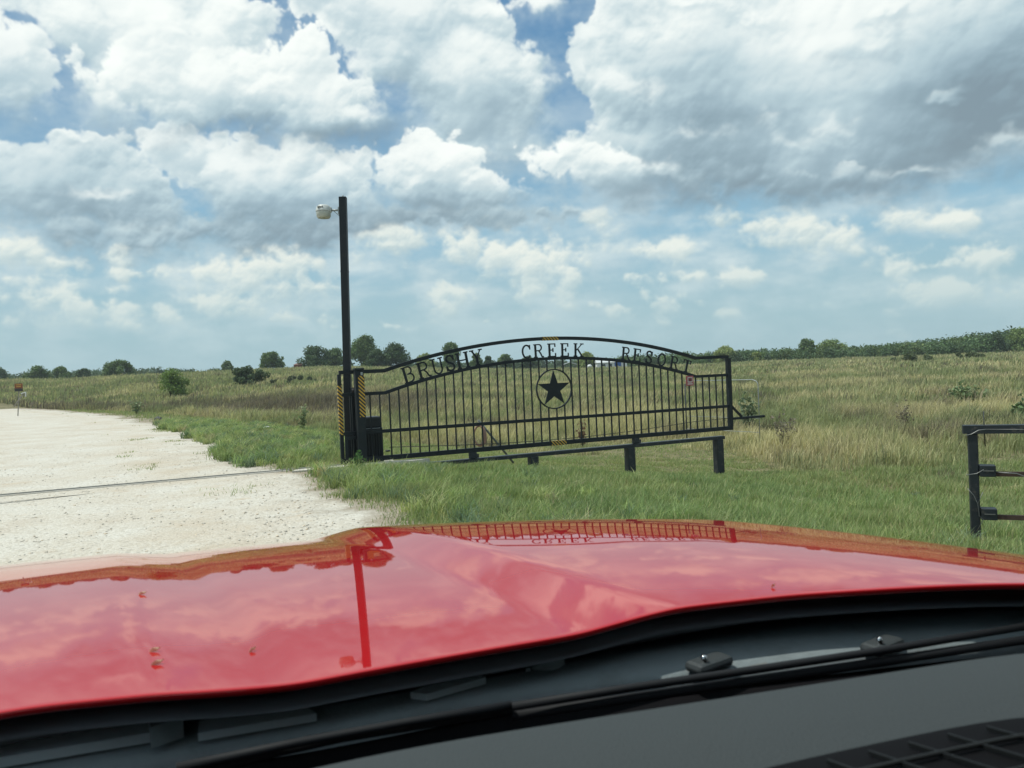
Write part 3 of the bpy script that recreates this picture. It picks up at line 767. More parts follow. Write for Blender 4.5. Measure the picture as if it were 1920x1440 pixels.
def lobes(w, h, trunk, rs, n=16):
    """lobes of an uneven crown of width w reaching from trunk to height h"""
    C, Rr = [], []
    ch = h - trunk
    for k in range(n):
        th = rs.rand() * 6.283; u = rs.rand()
        zz = trunk + ch * (.10 + .76 * u)
        prof = math.sin(math.pi * min(1, .34 + .60 * u)) ** .55
        rad = (.11 + .17 * rs.rand()) * min(w, ch * 1.1)
        ro = max(0, w / 2 * prof - rad * .8) * (.45 + .55 * rs.rand() ** .5)
        C.append((ro * math.cos(th), ro * math.sin(th), min(zz, h - rad * .8))); Rr.append(rad)
    C.append((0, 0, h - .25 * min(w, ch))); Rr.append(.24 * min(w, ch))
    C.append((0, 0, trunk + ch * .45)); Rr.append(.30 * min(w, ch))
    return C, Rr
def tree(name, label, cat, pos, w, h, col, trunk=.18, n=1800, size=.24, seed=1, group=None, nl=16):
    rs = np.random.RandomState(seed)
    root = empty(name, pos)
    tag(root, label, cat, group)
    tz = h * trunk
    C, Rr = lobes(w, h, tz * .6, rs, nl)
    mb = MB()
    bow = (rs.rand() - .5) * .12 * w
    mb.tube([(0, 0, -.3), (bow * .3, 0, tz * .6), (bow, 0, h * .45), (bow * .6, 0, h * .75)], [h * .035, h * .028, h * .018, h * .006], 7)
    for k in range(6):
        c_ = C[(k * 3) % len(C)]
        mb.tube([(bow * .5, 0, tz + h * .05 * (k % 3)), ((c_[0] + bow) * .5, c_[1] * .5, (tz + c_[2]) * .52), c_], [h * .016, h * .010, h * .003], 5)
    mb.build('trunk' if h > 2.4 else 'stem', M['bark'], root)
    V, F, Cc = leaf_cloud(C, Rr, n, size, col, seed=seed)
    np_mesh('crown' if h > 2.4 else 'foliage', V, F, M['leaf'], root, col=Cc)
    return root
def px_tree(name, label, cat, x0, x1, ytop, ybase, Y, col, **kw):
    """a tree that spans these picture columns and rows when it stands Y metres away"""
    sink = kw.pop('sink', 0.0)
    a = depth((x0 + x1) / 2, ybase, Y); b_ = depth((x0 + x1) / 2, ytop, Y)
    w = 1.16 * (x1 - x0) / FPX * Y
    z0 = min(gz(a[0], a[1]), a[2]) - sink
    return tree(name, label, cat, (a[0], a[1], z0), w, b_[2] - z0, col, **kw)
DK, MD, LT, YL, BL = (.070, .115, .045), (.118, .180, .060), (.20, .27, .09), (.26, .31, .11), (.132, .195, .080)
TR = 'trees along the top of the field'
k = 0
for args in [
    ('oak_tree', 'small dark tree cut by the left edge of the photo', -14, 18, 690, 707, 215, DK),
    ('oak_tree', 'broad dark tree, leftmost whole one, behind the orange sign', 47, 96, 686, 708, 200, MD),
    ('oak_tree', 'low rounded tree just right of the broad dark one on the far left', 97, 138, 687, 708, 200, MD),
    ('oak_tree', 'low dim tree in the gap left of the bushy round-headed one', 142, 172, 691, 708, 205, DK),
    ('oak_tree', 'bushy round-headed tree standing clear above the left hedge line', 196, 249, 673, 707, 190, MD),
    ('oak_tree', 'small tuft-topped tree poking out of the hedge line left of the dark bush', 415, 437, 677, 697, 215, BL),
    ('oak_tree', 'round leafy tree with a bare spike on its right shoulder, left of the lamp post', 485, 536, 660, 691, 190, MD),
    ('oak_tree', 'very dark dome-shaped tree beside the small red shed', 560, 622, 648, 687, 187, DK),
    ('oak_tree', 'lighter green tree tucked against the right side of the dark dome tree', 608, 650, 652, 686, 192, BL),
    ('oak_tree', 'tallest tree on the ridge, right against the lamp post', 654, 714, 627, 686, 188, MD),
    ('oak_tree', 'dark low round tree in front of the two tall ones right of the lamp post', 684, 734, 654, 686, 183, DK),
    ('oak_tree', 'tall dark tree with a rounded head, rightmost of the clump by the lamp post', 716, 770, 640, 683, 190, DK),
    ('oak_tree', 'pale green mound of a tree left of the gate sign lettering', 778, 816, 662, 683, 200, YL),
    ('oak_tree', 'open forked tree rising behind the letters of the first gate word', 826, 866, 640, 684, 195, MD),
    ('oak_tree', 'small tree behind the last letter of the first gate word', 882, 906, 662, 684, 205, MD),
    ('oak_tree', 'small dark tree between the first and second gate words', 905, 926, 666, 684, 208, DK),
    ('oak_tree', 'wispy small tree just left of the second gate word', 932, 962, 664, 684, 205, BL),
    ('oak_tree', 'dark tree behind the second gate word', 975, 1010, 668, 686, 208, DK),
    ('oak_tree', 'yellow-green tree behind the last letters of the second gate word', 1084, 1118, 660, 684, 200, YL),
    ('oak_tree', 'pale yellow-green round tree beyond the right end of the gate', 1338, 1386, 648, 680, 200, YL),
    ('oak_tree', 'small pale green tree in front of the wood, right of the pale round one', 1404, 1432, 660, 679, 196, YL),
    ('oak_tree', 'high domed tree standing above the wood between the gate and fence post', 1494, 1532, 635, 672, 205, MD),
    ('oak_tree', 'wide light-topped tree right of the high domed one', 1528, 1590, 636, 671, 208, LT),
    ('oak_tree', 'leafy tree at the top right edge where the wood rises highest', 1888, 1936, 610, 664, 190, LT),
]:
    k += 1
    hpx = args[5] - args[4]
    px_tree(args[0], args[1], 'tree', *args[2:8], n=int(2200 + 90 * hpx), size=.25 if hpx > 25 else .27, seed=20 + k, group=TR, sink=.3, trunk=.04, nl=14 + int(hpx / 3))
px_tree('willow_bush', 'bright yellow-green feathery bush standing in the field on the left', 'bush', 287, 352, 690, 726, 100, (.15, .225, .055), n=4000, size=.13, seed=71, trunk=.05, sink=.1)
px_tree('field_bush', 'dark green spreading bush in the field left of the lamp post', 'bush', 432, 502, 684, 722, 110, (.085, .125, .058), n=4000, size=.16, seed=72, trunk=.05, sink=.1)
px_tree('field_bush', 'low dark scrub trailing off to the right of the dark green bush', 'bush', 500, 590, 705, 722, 108, (.095, .115, .066), n=2200, size=.17, seed=73, trunk=.03, sink=.1)
px_tree('field_bush', 'wide low olive bush at the top of the field on the right', 'bush', 1676, 1750, 662, 682, 120, (.11, .14, .065), n=2600, size=.17, seed=74, trunk=.03, sink=.2)
px_tree('field_bush', 'dim flat bush on the field top right of the wide olive one', 'bush', 1780, 1850, 660, 676, 125, (.12, .145, .07), n=1900, size=.17, seed=75, trunk=.03, sink=.2)
def weed(label, x0, x1, ytop, ybase, Y, col, nst, lsz, seed):
    """a broad-leaved weed: stems fanning from one root, leaves along each"""
    rs = np.random.RandomState(seed)
    a = depth((x0 + x1) / 2, ybase, Y); hh = (ybase - ytop) / FPX * Y; w = (x1 - x0) / FPX * Y
    root = empty('leafy_weed', (a[0], a[1], gz(a[0], a[1]))); tag(root, label, 'weed')
    hh = max(hh, a[2] + hh - root.location.z)
    mb = MB(); P, S_ = [], []
    for _ in range(nst):
        th = rs.rand() * 6.28; sp = w * .5 * rs.rand() ** .5; h1 = hh * (.55 + .45 * rs.rand()) * (1 - .35 * (sp / (w * .5)) ** 2)
        tip = np.array([math.cos(th) * sp, math.sin(th) * sp * .8, h1])
        mb.tube([(0, 0, -.05), tuple(tip * np.array([.35, .35, .55])), tuple(tip)], [lsz * .12, lsz * .09, lsz * .04], 4)
        for k in range(13):
            f = .25 + .78 * rs.rand(); q = tip * np.array([f ** 1.5, f ** 1.5, f]) + rs.normal(size=3) * lsz * .9
            P.append(q)
    mb.build('stems', M['stem'], root)
    V, F, C = leaf_cloud(P, [lsz * .8] * len(P), len(P) * 2, lsz, col, seed=seed)
    np_mesh('foliage', V, F, M['leaf'], root, col=C)
M['stem'] = pbr('weed_stem', (.12, .14, .07), .8)
weed('dark leafy weed in the brown grass by the bend of the drive', 240, 270, 740, 764, 52, (.24, .29, .16), 8, .085, 76)
weed('tall leafy weed at the grass edge left of the gate post', 553, 584, 752, 792, 33, (.27, .32, .17), 9, .06, 77)
weed('bushy green weed at the far right edge above the fence', 1896, 1940, 734, 766, 28, (.14, .21, .10), 16, .075, 78)
weed('broad leafy green weed among straw grass on the right', 1770, 1866, 712, 738, 40, (.20, .26, .13), 22, .10, 79)
weed('blue-green weed clump beside the tube gate', 1378, 1424, 718, 744, 30, (.21, .26, .16), 14, .075, 80)
weed('small weed sprouting at the foot of the gate post', 655, 692, 846, 878, 15.3, (.10, .19, .075), 9, .04, 82)
weed('dark dead-stemmed weed patch right of the gate tail', 1436, 1500, 752, 790, 24, (.24, .205, .165), 26, .035, 83)
weed('tall brown seeding weed in the field right of centre', 1672, 1716, 742, 782, 27, (.22, .185, .14), 20, .035, 84)
weed('reddish dry weed behind the gate pickets below the star', 1080, 1104, 780, 812, 28, (.20, .12, .08), 12, .05, 85)

def wood(name, label, xs, tops, base, Y0, Y1, col, n, seed, size):
    """a far wood: many crowns along the field's edge, read as one mass"""
    rs = np.random.RandomState(seed); C, Rr, CC = [], [], []
    for _ in range(n):
        kc = np.array(col) * (.62 + .75 * rs.rand()) * (np.array([1.35, 1.2, 1.0]) if rs.rand() < .22 else 1)
        x = rs.uniform(xs[0], xs[-1]); Y = rs.uniform(Y0, Y1)
        top = np.interp(x, xs, tops) + rs.rand() ** 1.3 * 13 - 4
        p = depth(x, top, Y); zb = gz(p[0], p[1]) - .5
        hh = max(2.0, p[2] - zb); w = max(3.4, hh * (.9 + .5 * rs.rand()))
        for j in range(6):
            CC.append(kc); th = rs.rand() * 6.28; rad = w * (.22 + .12 * rs.rand())
            C.append((p[0] + math.cos(th) * w * .3, p[1] + math.sin(th) * w * .3, max(zb + rad * .5, p[2] - rad - (hh - 2 * rad) * max(0, j - 1) / 5 - .8 * rs.rand()))); Rr.append(rad)
    V, F, Cc = leaf_cloud(C, Rr, n * 560, size * .72, np.array(CC), seed=seed)
    return tag(np_mesh(name, V, F, M['leaf'], col=Cc), label, 'wood', kind='stuff')
wood('far_wood', 'long dark green wood behind the field on the right', [1100, 1180, 1290, 1360, 1480, 1560, 1650, 1740, 1800, 1860, 1935, 2080], [670, 665, 658, 655, 651, 649, 642, 634, 627, 619, 610, 592], 0, 190, 240, (.088, .140, .060), 330, 91, .42)
wood('far_wood', 'thin dark wood along the skyline on the left', [-60, 60, 140, 200, 250, 330, 400, 480], [698, 695, 693, 690, 688, 689, 690, 688], 0, 235, 275, (.088, .130, .074), 130, 92, .42)
wood('far_wood', 'low distant tree line behind the middle of the gate', [760, 860, 960, 1060, 1120], [677, 676, 674, 672, 669], 0, 235, 280, (.092, .136, .08), 90, 93, .42)

# ------------------------------------------------------------------ far buildings
def house():
    Y = 186
    a = depth(1120, 688, Y); b_ = depth(1176, 687, Y)
    L = b_[0] - a[0]; z0 = gz(a[0], a[1]) - .2
    top = depth(1140, 676, Y)[2] - z0
    r_ = empty('farm_house', (a[0], Y, z0)); tag(r_, 'small white house with a blue middle section, far behind the gate', 'house')
    w = top * .80
    MB().box(0, L * .58, 0, 4, 0, w).box(L * .80, L, .1, 4, 0, w * .92).build('wall', M['white_wall'], r_)
    MB().box(L * .582, L * .798, -.05, 4, 0, w * 1.02).build('blue_wall', M['blue_wall'], r_)
    MB().add([(-.2, -.3, w), (L * .6, -.3, w), (L * .6, 2, w + .7), (-.2, 2, w + .7), (-.2, 4.3, w), (L * .6, 4.3, w)], [(0, 1, 2, 3), (3, 2, 5, 4), (0, 3, 4), (1, 5, 2)]).build('roof', M['roof_grey'], r_)
    for i in (.16, .38):
        wd = MB().box(L * i, L * i + .8, -.06, -.01, w * .35, w * .8).build('window', M['pane'], r_)
    return r_
house()
def carport():
    Y = 182
    a = depth(1057, 688, Y); b_ = depth(1081, 687, Y); L = b_[0] - a[0]; z0 = gz(a[0], a[1]) - .1
    top = depth(1069, 678.5, Y)[2] - z0; e = top * .72
    r_ = empty('open_shed', (a[0], Y, z0)); tag(r_, 'open shed with a low white gabled roof, left of the white house', 'shed')
    MB().add([(-.15, -.2, e), (L / 2, -.2, top), (L + .15, -.2, e), (-.15, 3, e), (L / 2, 3, top), (L + .15, 3, e), (-.15, -.2, e - .14), (L / 2, -.2, top - .14), (L + .15, -.2, e - .14), (-.15, 3, e - .14), (L / 2, 3, top - .14), (L + .15, 3, e - .14)],
             [(0, 1, 4, 3), (1, 2, 5, 4), (6, 9, 10, 7), (7, 10, 11, 8), (0, 6, 7, 1), (1, 7, 8, 2), (3, 4, 10, 9), (4, 5, 11, 10), (0, 3, 9, 6), (2, 8, 11, 5)]).build('roof', M['roof_grey'], r_)
    for x in (.1, L - .1):
        for y in (0, 2.8): MB().bar((x, y, 0), (x, y, e - .1), .14).build('post', M['wood_grey'], r_)
carport()
def tank():
    Y = 184; a = depth(1101, 689, Y); b_ = depth(1110, 683, Y); z0 = gz(a[0], a[1]) - .1
    r_ = empty('water_tank', ((a[0] + b_[0]) / 2, Y, z0)); tag(r_, 'small pale round-topped tank between the open shed and the white house', 'tank')
    hh = b_[2] - z0; w = (b_[0] - a[0]) / 2
    MB().lathe([(w, 0), (w, hh * .7)], n=18).build('tank_wall', M['white_plastic'], r_)
    MB().lathe([(w * 1.02, hh * .7), (w * .8, hh * .88), (w * .3, hh), (.01, hh * 1.01)], n=18).build('tank_lid', M['white_plastic'], r_)
tank()
def red_shed():
    Y = 184; a = depth(551, 689, Y); b_ = depth(567, 688, Y); L = b_[0] - a[0]; z0 = gz(a[0], a[1]) - .2; top = depth(556, 681, Y)[2] - z0
    r_ = empty('red_shed', (a[0], Y, z0)); tag(r_, 'small rusty red shed beside the dark dome-shaped tree', 'shed')
    MB().box(0, L, 0, 2.4, 0, top * .8).build('wall', M['barn_red'], r_); M['roof_grey'] = pbr('rusted_tin', (.20, .10, .08), .7, .3, 0, .2, 2)
    MB().add([(-.1, -.15, top * .8), (L + .1, -.15, top * .8), (L + .1, 2.5, top), (-.1, 2.5, top), (-.1, -.15, top * .8 - .1), (L + .1, -.15, top * .8 - .1), (L + .1, 2.5, top - .1), (-.1, 2.5, top - .1)], [(0, 1, 2, 3), (4, 7, 6, 5), (0, 4, 5, 1), (3, 2, 6, 7), (0, 3, 7, 4), (1, 5, 6, 2)]).build('roof', M['roof_grey'], r_)
red_shed()

# ------------------------------------------------------------------ sliding gate with its name in iron letters
GA = np.array([-3.437, 15.718]); GR = math.atan2(.4049, .9144)
GD = np.array([math.cos(GR), math.sin(GR)]); GN = np.array([-math.sin(GR), math.cos(GR)])
def gpt(s_, y, z): return (GA[0] + GD[0] * s_ + GN[0] * y, GA[1] + GD[1] * s_ + GN[1] * y, z)
def gg(s_, y=0.0):
    p = gpt(s_, y, 0); return gz(p[0], p[1])
LEN = 9.655
def arc_z(s_, z0, z1, c=4.79, half=3.87):
    sag = z1 - z0; Rad = (half * half + sag * sag) / (2 * sag)
    return z1 - Rad + math.sqrt(max(0, Rad * Rad - (s_ - c) ** 2))
def top_z(s_): return 1.862 if (s_ < .92 or s_ > 8.66) else arc_z(s_, 1.862, 2.432)
def mid_z(s_): return 1.412 if (s_ < .92 or s_ > 8.66) else arc_z(s_, 1.412, 1.985)
gate = empty('sliding_gate', (GA[0], GA[1], 0), GR)
tag(gate, 'long black iron sliding gate with arched top, centre star and iron lettering', 'gate')
ss_ = [0, .45, .92] + list(np.linspace(.92, 8.66, 45)[1:-1]) + [8.66, 9.2, LEN]
MB().path([(s_, 0, top_z(s_)) for s_ in ss_], .062, .075).build('top_rail', M['iron'], gate)
MB().path([(s_, 0, mid_z(s_)) for s_ in [.03] + ss_[1:-1] + [LEN - .03]], .056, .068).build('middle_rail', M['iron'], gate)
MB().bar((.04, 0, .635), (LEN - .05, 0, .635), .054, .07).build('lower_rail', M['iron'], gate)
MB().bar((-.035, 0, .09), (LEN + .05, 0, .09), .075, .095).build('bottom_rail', M['iron'], gate)
MB().bar((0, 0, .138), (0, 0, 1.824), .07).build('end_post', M['iron'], gate)
MB().bar((LEN, 0, .138), (LEN, 0, 1.824), .10).build('end_post', M['iron'], gate)
MB().bar((LEN + .05, 0, .315), (LEN + 1.08, 0, .315), .05, .06).build('tail_bar', M['iron'], gate)
MB().bar((LEN + .04, 0, .64), (LEN + .36, 0, .345), .05).build('brace', M['iron'], gate)
pk = None
npk = 48
for i in range(1, npk):
    s_ = i * LEN / npk
    segs = [(.138, mid_z(s_) - .034)]
    dx = abs(s_ - 4.785)
    if dx < .44:
        hh = math.sqrt(.44 ** 2 - dx * dx)
        segs = [(.138, 1.30 - hh - .005), (1.30 + hh + .005, mid_z(s_) - .034)]
    for z0, z1 in segs:
        if z1 - z0 > .03: MB().bar((s_, 0, z0), (s_, 0, z1), .027).build('picket', M['iron'], gate)
th = np.linspace(0, 2 * math.pi, 49)[:-1]
MB().path([(4.785 + .437 * math.cos(t), 0, 1.30 + .437 * math.sin(t)) for t in th], .04, .026, closed=True).build('ring', M['iron'], gate)
st = []
for i in range(10):
    r_ = .415 if i % 2 == 0 else .160
    t = math.pi / 2 + i * math.pi / 5
    st.append((4.78 + r_ * math.cos(t), 1.30 + r_ * math.sin(t)))
mb = MB(); cst = (4.78, 1.30)
for i in range(10): mb.add([(st[i][0], -.012, st[i][1]), (st[(i + 1) % 10][0], -.012, st[(i + 1) % 10][1]), (cst[0], -.012, cst[1]), (st[i][0], .012, st[i][1]), (st[(i + 1) % 10][0], .012, st[(i + 1) % 10][1]), (cst[0], .012, cst[1])], [(0, 1, 2), (5, 4, 3), (0, 3, 4, 1)])
mb.build('star', M['iron'], gate)
# slab-serif capitals, drawn as strokes in a unit box (x, z, thickness)
def arcp(cx, cz, rx, rz, a0, a1, n=12): return [(cx + rx * math.cos(R(a0 + (a1 - a0) * i / n)), cz + rz * math.sin(R(a0 + (a1 - a0) * i / n))) for i in range(n + 1)]
T, N_ = .165, .088
def serif(x, z, w=.26): return ([(x - w / 2, z), (x + w / 2, z)], N_)
LET = {
    'B': (.72, [([(.14, 0), (.14, 1)], T), ([(0, .03), (.36, .03)], N_), ([(0, .97), (.36, .97)], N_), ([(.30, .53), (.40, .53)], N_), ([(.34, .97)] + arcp(.40, .75, .20, .22, 90, -90) + [(.34, .53)], .09), ([(.34, .53)] + arcp(.42, .28, .24, .25, 90, -90) + [(.34, .03)], .10)]),
    'R': (.80, [([(.14, 0), (.14, 1)], T), serif(.14, .03, .30), ([(0, .97), (.36, .97)], N_), ([(.34, .97)] + arcp(.42, .74, .22, .23, 90, -90) + [(.2, .51)], .095), ([(.42, .50), (.56, .30), (.66, .06), (.74, .03), (.80, .07)], .10)]),
    'U': (.80, [([(.16, .97), (.16, .35)] + arcp(.41, .32, .25, .29, 180, 360)[1:] + [(.66, .97)], .10), serif(.16, .97, .32), serif(.66, .97, .30)]),
    'S': (.62, [([(.55, .70), (.54, .80)] + arcp(.31, .75, .22, .22, 25, 180)[1:] + [(.12, .66), (.20, .56), (.42, .46), (.52, .36)] + arcp(.30, .25, .24, .22, 10, -160)[1:] + [(.06, .30)], .13), ([(.56, .66), (.56, .98)], N_), ([(.05, .02), (.05, .36)], N_)]),
    'H': (.86, [([(.15, 0), (.15, 1)], T), ([(.71, 0), (.71, 1)], T), ([(.15, .51), (.71, .51)], N_)] + [serif(x, z, .30) for x in (.15, .71) for z in (.03, .97)]),
    'Y': (.84, [([(.14, .97), (.42, .48)], .11), ([(.72, .97), (.42, .48)], .07), ([(.42, .50), (.42, 0)], T), serif(.13, .97, .28), serif(.72, .97, .26), serif(.42, .03, .32)]),
    'C': (.74, [(arcp(.40, .50, .33, .47, 38, 322, 22), .125), ([(.67, .64), (.67, .99)], N_)]),
    'E': (.74, [([(.15, 0), (.15, 1)], T), ([(0, .03), (.66, .03)], N_), ([(0, .97), (.64, .97)], N_), ([(.15, .51), (.44, .51)], N_), ([(.45, .36), (.45, .66)], N_), ([(.66, .0), (.66, .28)], N_), ([(.63, .74), (.63, 1)], N_)]),
    'K': (.86, [([(.15, 0), (.15, 1)], T), serif(.15, .03, .30), serif(.15, .97, .30), ([(.18, .42), (.68, .95)], .065), ([(.34, .58), (.70, .06)], .11), serif(.70, .97, .28), serif(.72, .03, .28)]),
    'O': (.80, [(arcp(.40, .50, .33, .47, 0, 360, 26), .125)]),
    'T': (.76, [([(.38, 0), (.38, 1)], T), ([(.04, .97), (.72, .97)], N_), ([(.05, .70), (.05, 1)], N_), ([(.71, .70), (.71, 1)], N_), serif(.38, .03, .32)]),
}
def letter(ch, s_, H=.30):
    w, strokes = LET[ch]
    ang = math.atan2(mid_z(s_ + .05) - mid_z(s_ - .05), .1)
    z0 = mid_z(s_) + .036
    ca, sa = math.cos(ang), math.sin(ang)
    mb = MB()
    for i, (pts, wd) in enumerate(strokes):
        P = [((x - w / 2) * H * 1.02, z * H) for x, z in pts]
        P = [(s_ + x * ca - z * sa, .0016 * i - .008, z0 + x * sa + z * ca) for x, z in P]
        cl = ch == 'O'
        mb.path(P[:-1] if cl else P, .022, wd * H * .94, closed=cl)
    mb.build('letter', M['iron'], gate)
for word, ss2 in (('BRUSHY', (1.47, 1.80, 2.10, 2.38, 2.66, 2.98)), ('CREEK', (4.14, 4.44, 4.77, 5.09, 5.44)), ('RESORT', (6.68, 6.98, 7.30, 7.65, 8.01, 8.36))):
    for ch, s_ in zip(word, ss2): letter(ch, s_, .335 if word == 'BRUSHY' else .295)
# hazard tape sleeves
def sleeve(x0, x1, y0, y1, z0, z1, parent, mat=None):
    o = MB().box(x0, x1, y0, y1, z0, z1).build('hazard_tape', mat or M['tape'], parent); return o
sleeve(-.040, .040, -.040, .040, .62, 1.60, gate)
z_ = top_z(4.73)
sleeve(4.53, 4.93, -.036, .036, z_ - .044, z_ + .040, gate)
sleeve(4.65, 5.02, -.043, .043, .038, .142, gate)
# sagging drive chain
MB().tube([(.95 + (LEN - .98) * i / 24, -.02, .30 - .135 * math.sin(math.pi * min(1, i / 24 * 1.15) * .95) + .06 * (i / 24) ** 3) for i in range(25)], .007, 5).build('drive_chain', M['iron_old'], gate)

# red sign wired to the gate
sg = empty('warning_sign', gpt(8.44, -.045, 1.20), GR); tag(sg, 'small faded red sign fixed to the pickets near the right end of the gate', 'sign')
MB().box(-.11, .11, -.006, .006, 0, .235, .004).build('board', M['sign_red'], sg)
MB().box(-.065, .075, -.010, -.0065, .085, .205).build('print_square', M['sign_white'], sg)
MB().box(-.045, .055, -.014, -.0105, .105, .185).build('print_square', M['sign_dark'], sg)
MB().box(-.07, .08, -.010, -.0065, .03, .05).box(-.06, .06, -.010, -.0065, .060, .072).build('print_line', M['sign_white'], sg)

# gate post with tape and cap
gp = empty('gate_post', gpt(.36, -.15, 0), GR); tag(gp, 'square black gate post with hazard tape at the left end of the gate', 'post')
MB().box(-.085, .085, -.085, .085, -.25, 1.88, .006).build('post_body', M['iron'], gp)
MB().box(-.098, .098, -.098, .098, 1.883, 1.935, .012).build('cap', M['iron'], gp)
sleeve(-.03, .090, -.0895, .0895, .96, 1.78, gp)
MB().box(.02, .06, -.115, -.0905, 1.79, 1.85, .004).build('padlock', M['galv'], gp)
MB().bar((-.30, .06, .55), (-.09, .06, .55), .06).bar((-.29, .06, .1), (-.29, .06, .52), .05).build('roller_arm', M['iron'], gp)
g2 = empty('gate_post', gpt(.30, .16, 0), GR); tag(g2, 'thinner black guide post on the far side of the gate, left end', 'post')
MB().bar((0, 0, -.2), (0, 0, 1.55), .07).build('post_body', M['iron'], g2)
MB().lathe([(.02, 1.45), (.035, 1.45), (.035, 1.53), (.02, 1.53)], (0, -.07, 0), 12).build('guide_roller', M['dark_slot'], g2)

# lamp post
lp_ = empty('lamp_post', gpt(.20, .32, 0), GR * 0); tag(lp_, 'tall square black lamp post with a white area light, beside the gate', 'lamp post')
PH = 5.42
lp_.rotation_euler = (0, R(1.25), 0)                       # the pole itself stands slightly out of plumb
MB().box(-.072, .072, -.072, .072, -.3, PH, .005).build('pole', M['iron'], lp_)
for zb_ in (3.90, 2.05): MB().box(-.076, .076, -.076, .076, zb_, zb_ + .025).build('pole_band', M['iron'], lp_)
MB().tube([(0, 0, PH), (0, 0, PH + .04)], .014, 6).build('top_bolt', M['galv'], lp_)
lt = MB()
lt.lathe([(.02, 5.268), (.10, 5.264), (.132, 5.240), (.152, 5.165), (.158, 5.145), (.155, 5.135)], (-.40, 0, 0), 28)
lt.box(-.30, -.235, -.05, .05, 5.12, 5.22, .01)
hd = lt.build('lamp_head', M['white_plastic'], lp_)
MB().lathe([(.148, 5.134), (.150, 5.10), (.140, 5.035), (.120, 5.005), (.02, 5.012)], (-.40, 0, 0), 28).build('lens', M['lens'], hd)
sl_ = MB()
for i in range(4): sl_.box(-.487 + i * .03, -.470 + i * .03, -.146, -.12, 5.185, 5.228)
sl_.build('vent_slot', pbr('grey_slots', (.25, .25, .23), .7), hd)
MB().tube([(-.245, 0, 5.16), (-.07, 0, 5.16)], .022, 8).box(-.10, -.073, -.05, .05, 5.08, 5.22, .004).bar((-.20, 0, 5.15), (-.075, 0, 5.04), .014).build('bracket', M['galv'], lp_)

# gate motor box
op = empty('gate_motor', gpt(.655, .42, gg(.655, .42)), GR); tag(op, 'black gate motor housing with a ribbed lid standing behind the pickets', 'gate motor')
zt = .93 - gg(.655, .42)
MB().box(-.235, .245, -.18, .18, 0, zt - .24, .02).build('housing', M['box_plastic'], op)
lid = MB().box(-.215, .225, -.165, .165, zt - .237, zt, .035)
lid.build('lid', M['box_lid'], op)
rb = MB()
for i in range(7): rb.box(-.18 + i * .055, -.155 + i * .055, -.19, -.1802, .08, zt - .32)
rb.box(-.255, -.2352, -.10, .10, .06, zt - .4)
rb.build('rib', M['box_lid'], op)
MB().box(-.25, .26, -.196, .196, zt - .248, zt - .236, .004).build('seam_band', M['galv'], op)
MB().box(-.45, .55, -.35, .32, -.12, .03, .02).build('base_slab', M['concrete'], op)
MB().lathe([(.02, .26), (.05, .26), (.05, .29), (.02, .29)], (.30, -.30, 0), 14).build('sprocket', M['iron_old'], op)

# concrete pad under the left end and the buried guide track over the drive
pd = empty('concrete_footing', gpt(.55, -.33, .0), GR); tag(pd, 'pale cracked strip of concrete footing in front of the gate post', 'concrete')
mb = MB()
prof = [(-1.6, -.10), (-1.0, -.17), (-.3, -.14), (.4, -.18), (.95, -.12), (1.15, .0), (.9, .13), (.2, .17), (-.7, .15), (-1.5, .10)]
n_ = len(prof)
mb.add([(x, y, .035) for x, y in prof] + [(x * 1.02, y * 1.08, -.15) for x, y in prof], [tuple(range(n_)), tuple(range(2 * n_ - 1, n_ - 1, -1))] + [(i, (i + 1) % n_, (i + 1) % n_ + n_, i + n_) for i in range(n_)])
mb.build('slab', M['concrete'], pd)
tk = empty('gate_track', gpt(0, 0, 0), GR); tag(tk, 'narrow grey steel track half sunk in the gravel across the drive', 'track')
MB().bar((-13.5, 0, .012), (-.05, 0, .012), .035, .05).bar((-13.5, -.055, .004), (-.05, -.055, .004), .02, .03).build('track_rail', pbr('dusty_track_steel', (.28, .275, .255), .8, .3, .1, .3, 3, dirt=(.42, .39, .33), dirt_amt=.7), tk)
MB().box(-13.5, -.05, -.10, .09, -.05, .018).build('track_bed', pbr('dusty_track_bed', (.56, .53, .47), .95, .1, 0, .12, 1.5, .3, 40, dirt=(.46, .40, .31), dirt_amt=.5), tk)

# guide rail on short posts under the gate
gr = empty('guide_rail', gpt(0, .0, 0), GR); tag(gr, 'black guide beam on short square posts running under the gate', 'guide rail')
MB().bar((.95, 0, -.13), (9.42, 0, -.13), .13, .075).build('beam', M['iron_old'], gr)
MB().bar((.95, .035, -.088), (9.40, .035, -.088), .03, .012).build('beam_cap', M['galv'], gr)
for s_ in (4.19, 6.69, 9.25):
    MB().box(s_ - .095, s_ + .095, -.095, .095, gg(s_) - .4, -.169, .006).build('post', M['iron_old'], gr)
for s_ in (2.77, 6.87):
    MB().box(s_ - .08, s_ + .08, -.05, .05, -.08, .04, .008).box(s_ + .085, s_ + .13, -.03, .03, -.075, .0).build('roller_block', M['iron_old'], gr)
MB().bar((1.8, 0, -.25), (1.8, 0, gg(1.8) - .2), .15).build('post', M['iron_old'], gr)

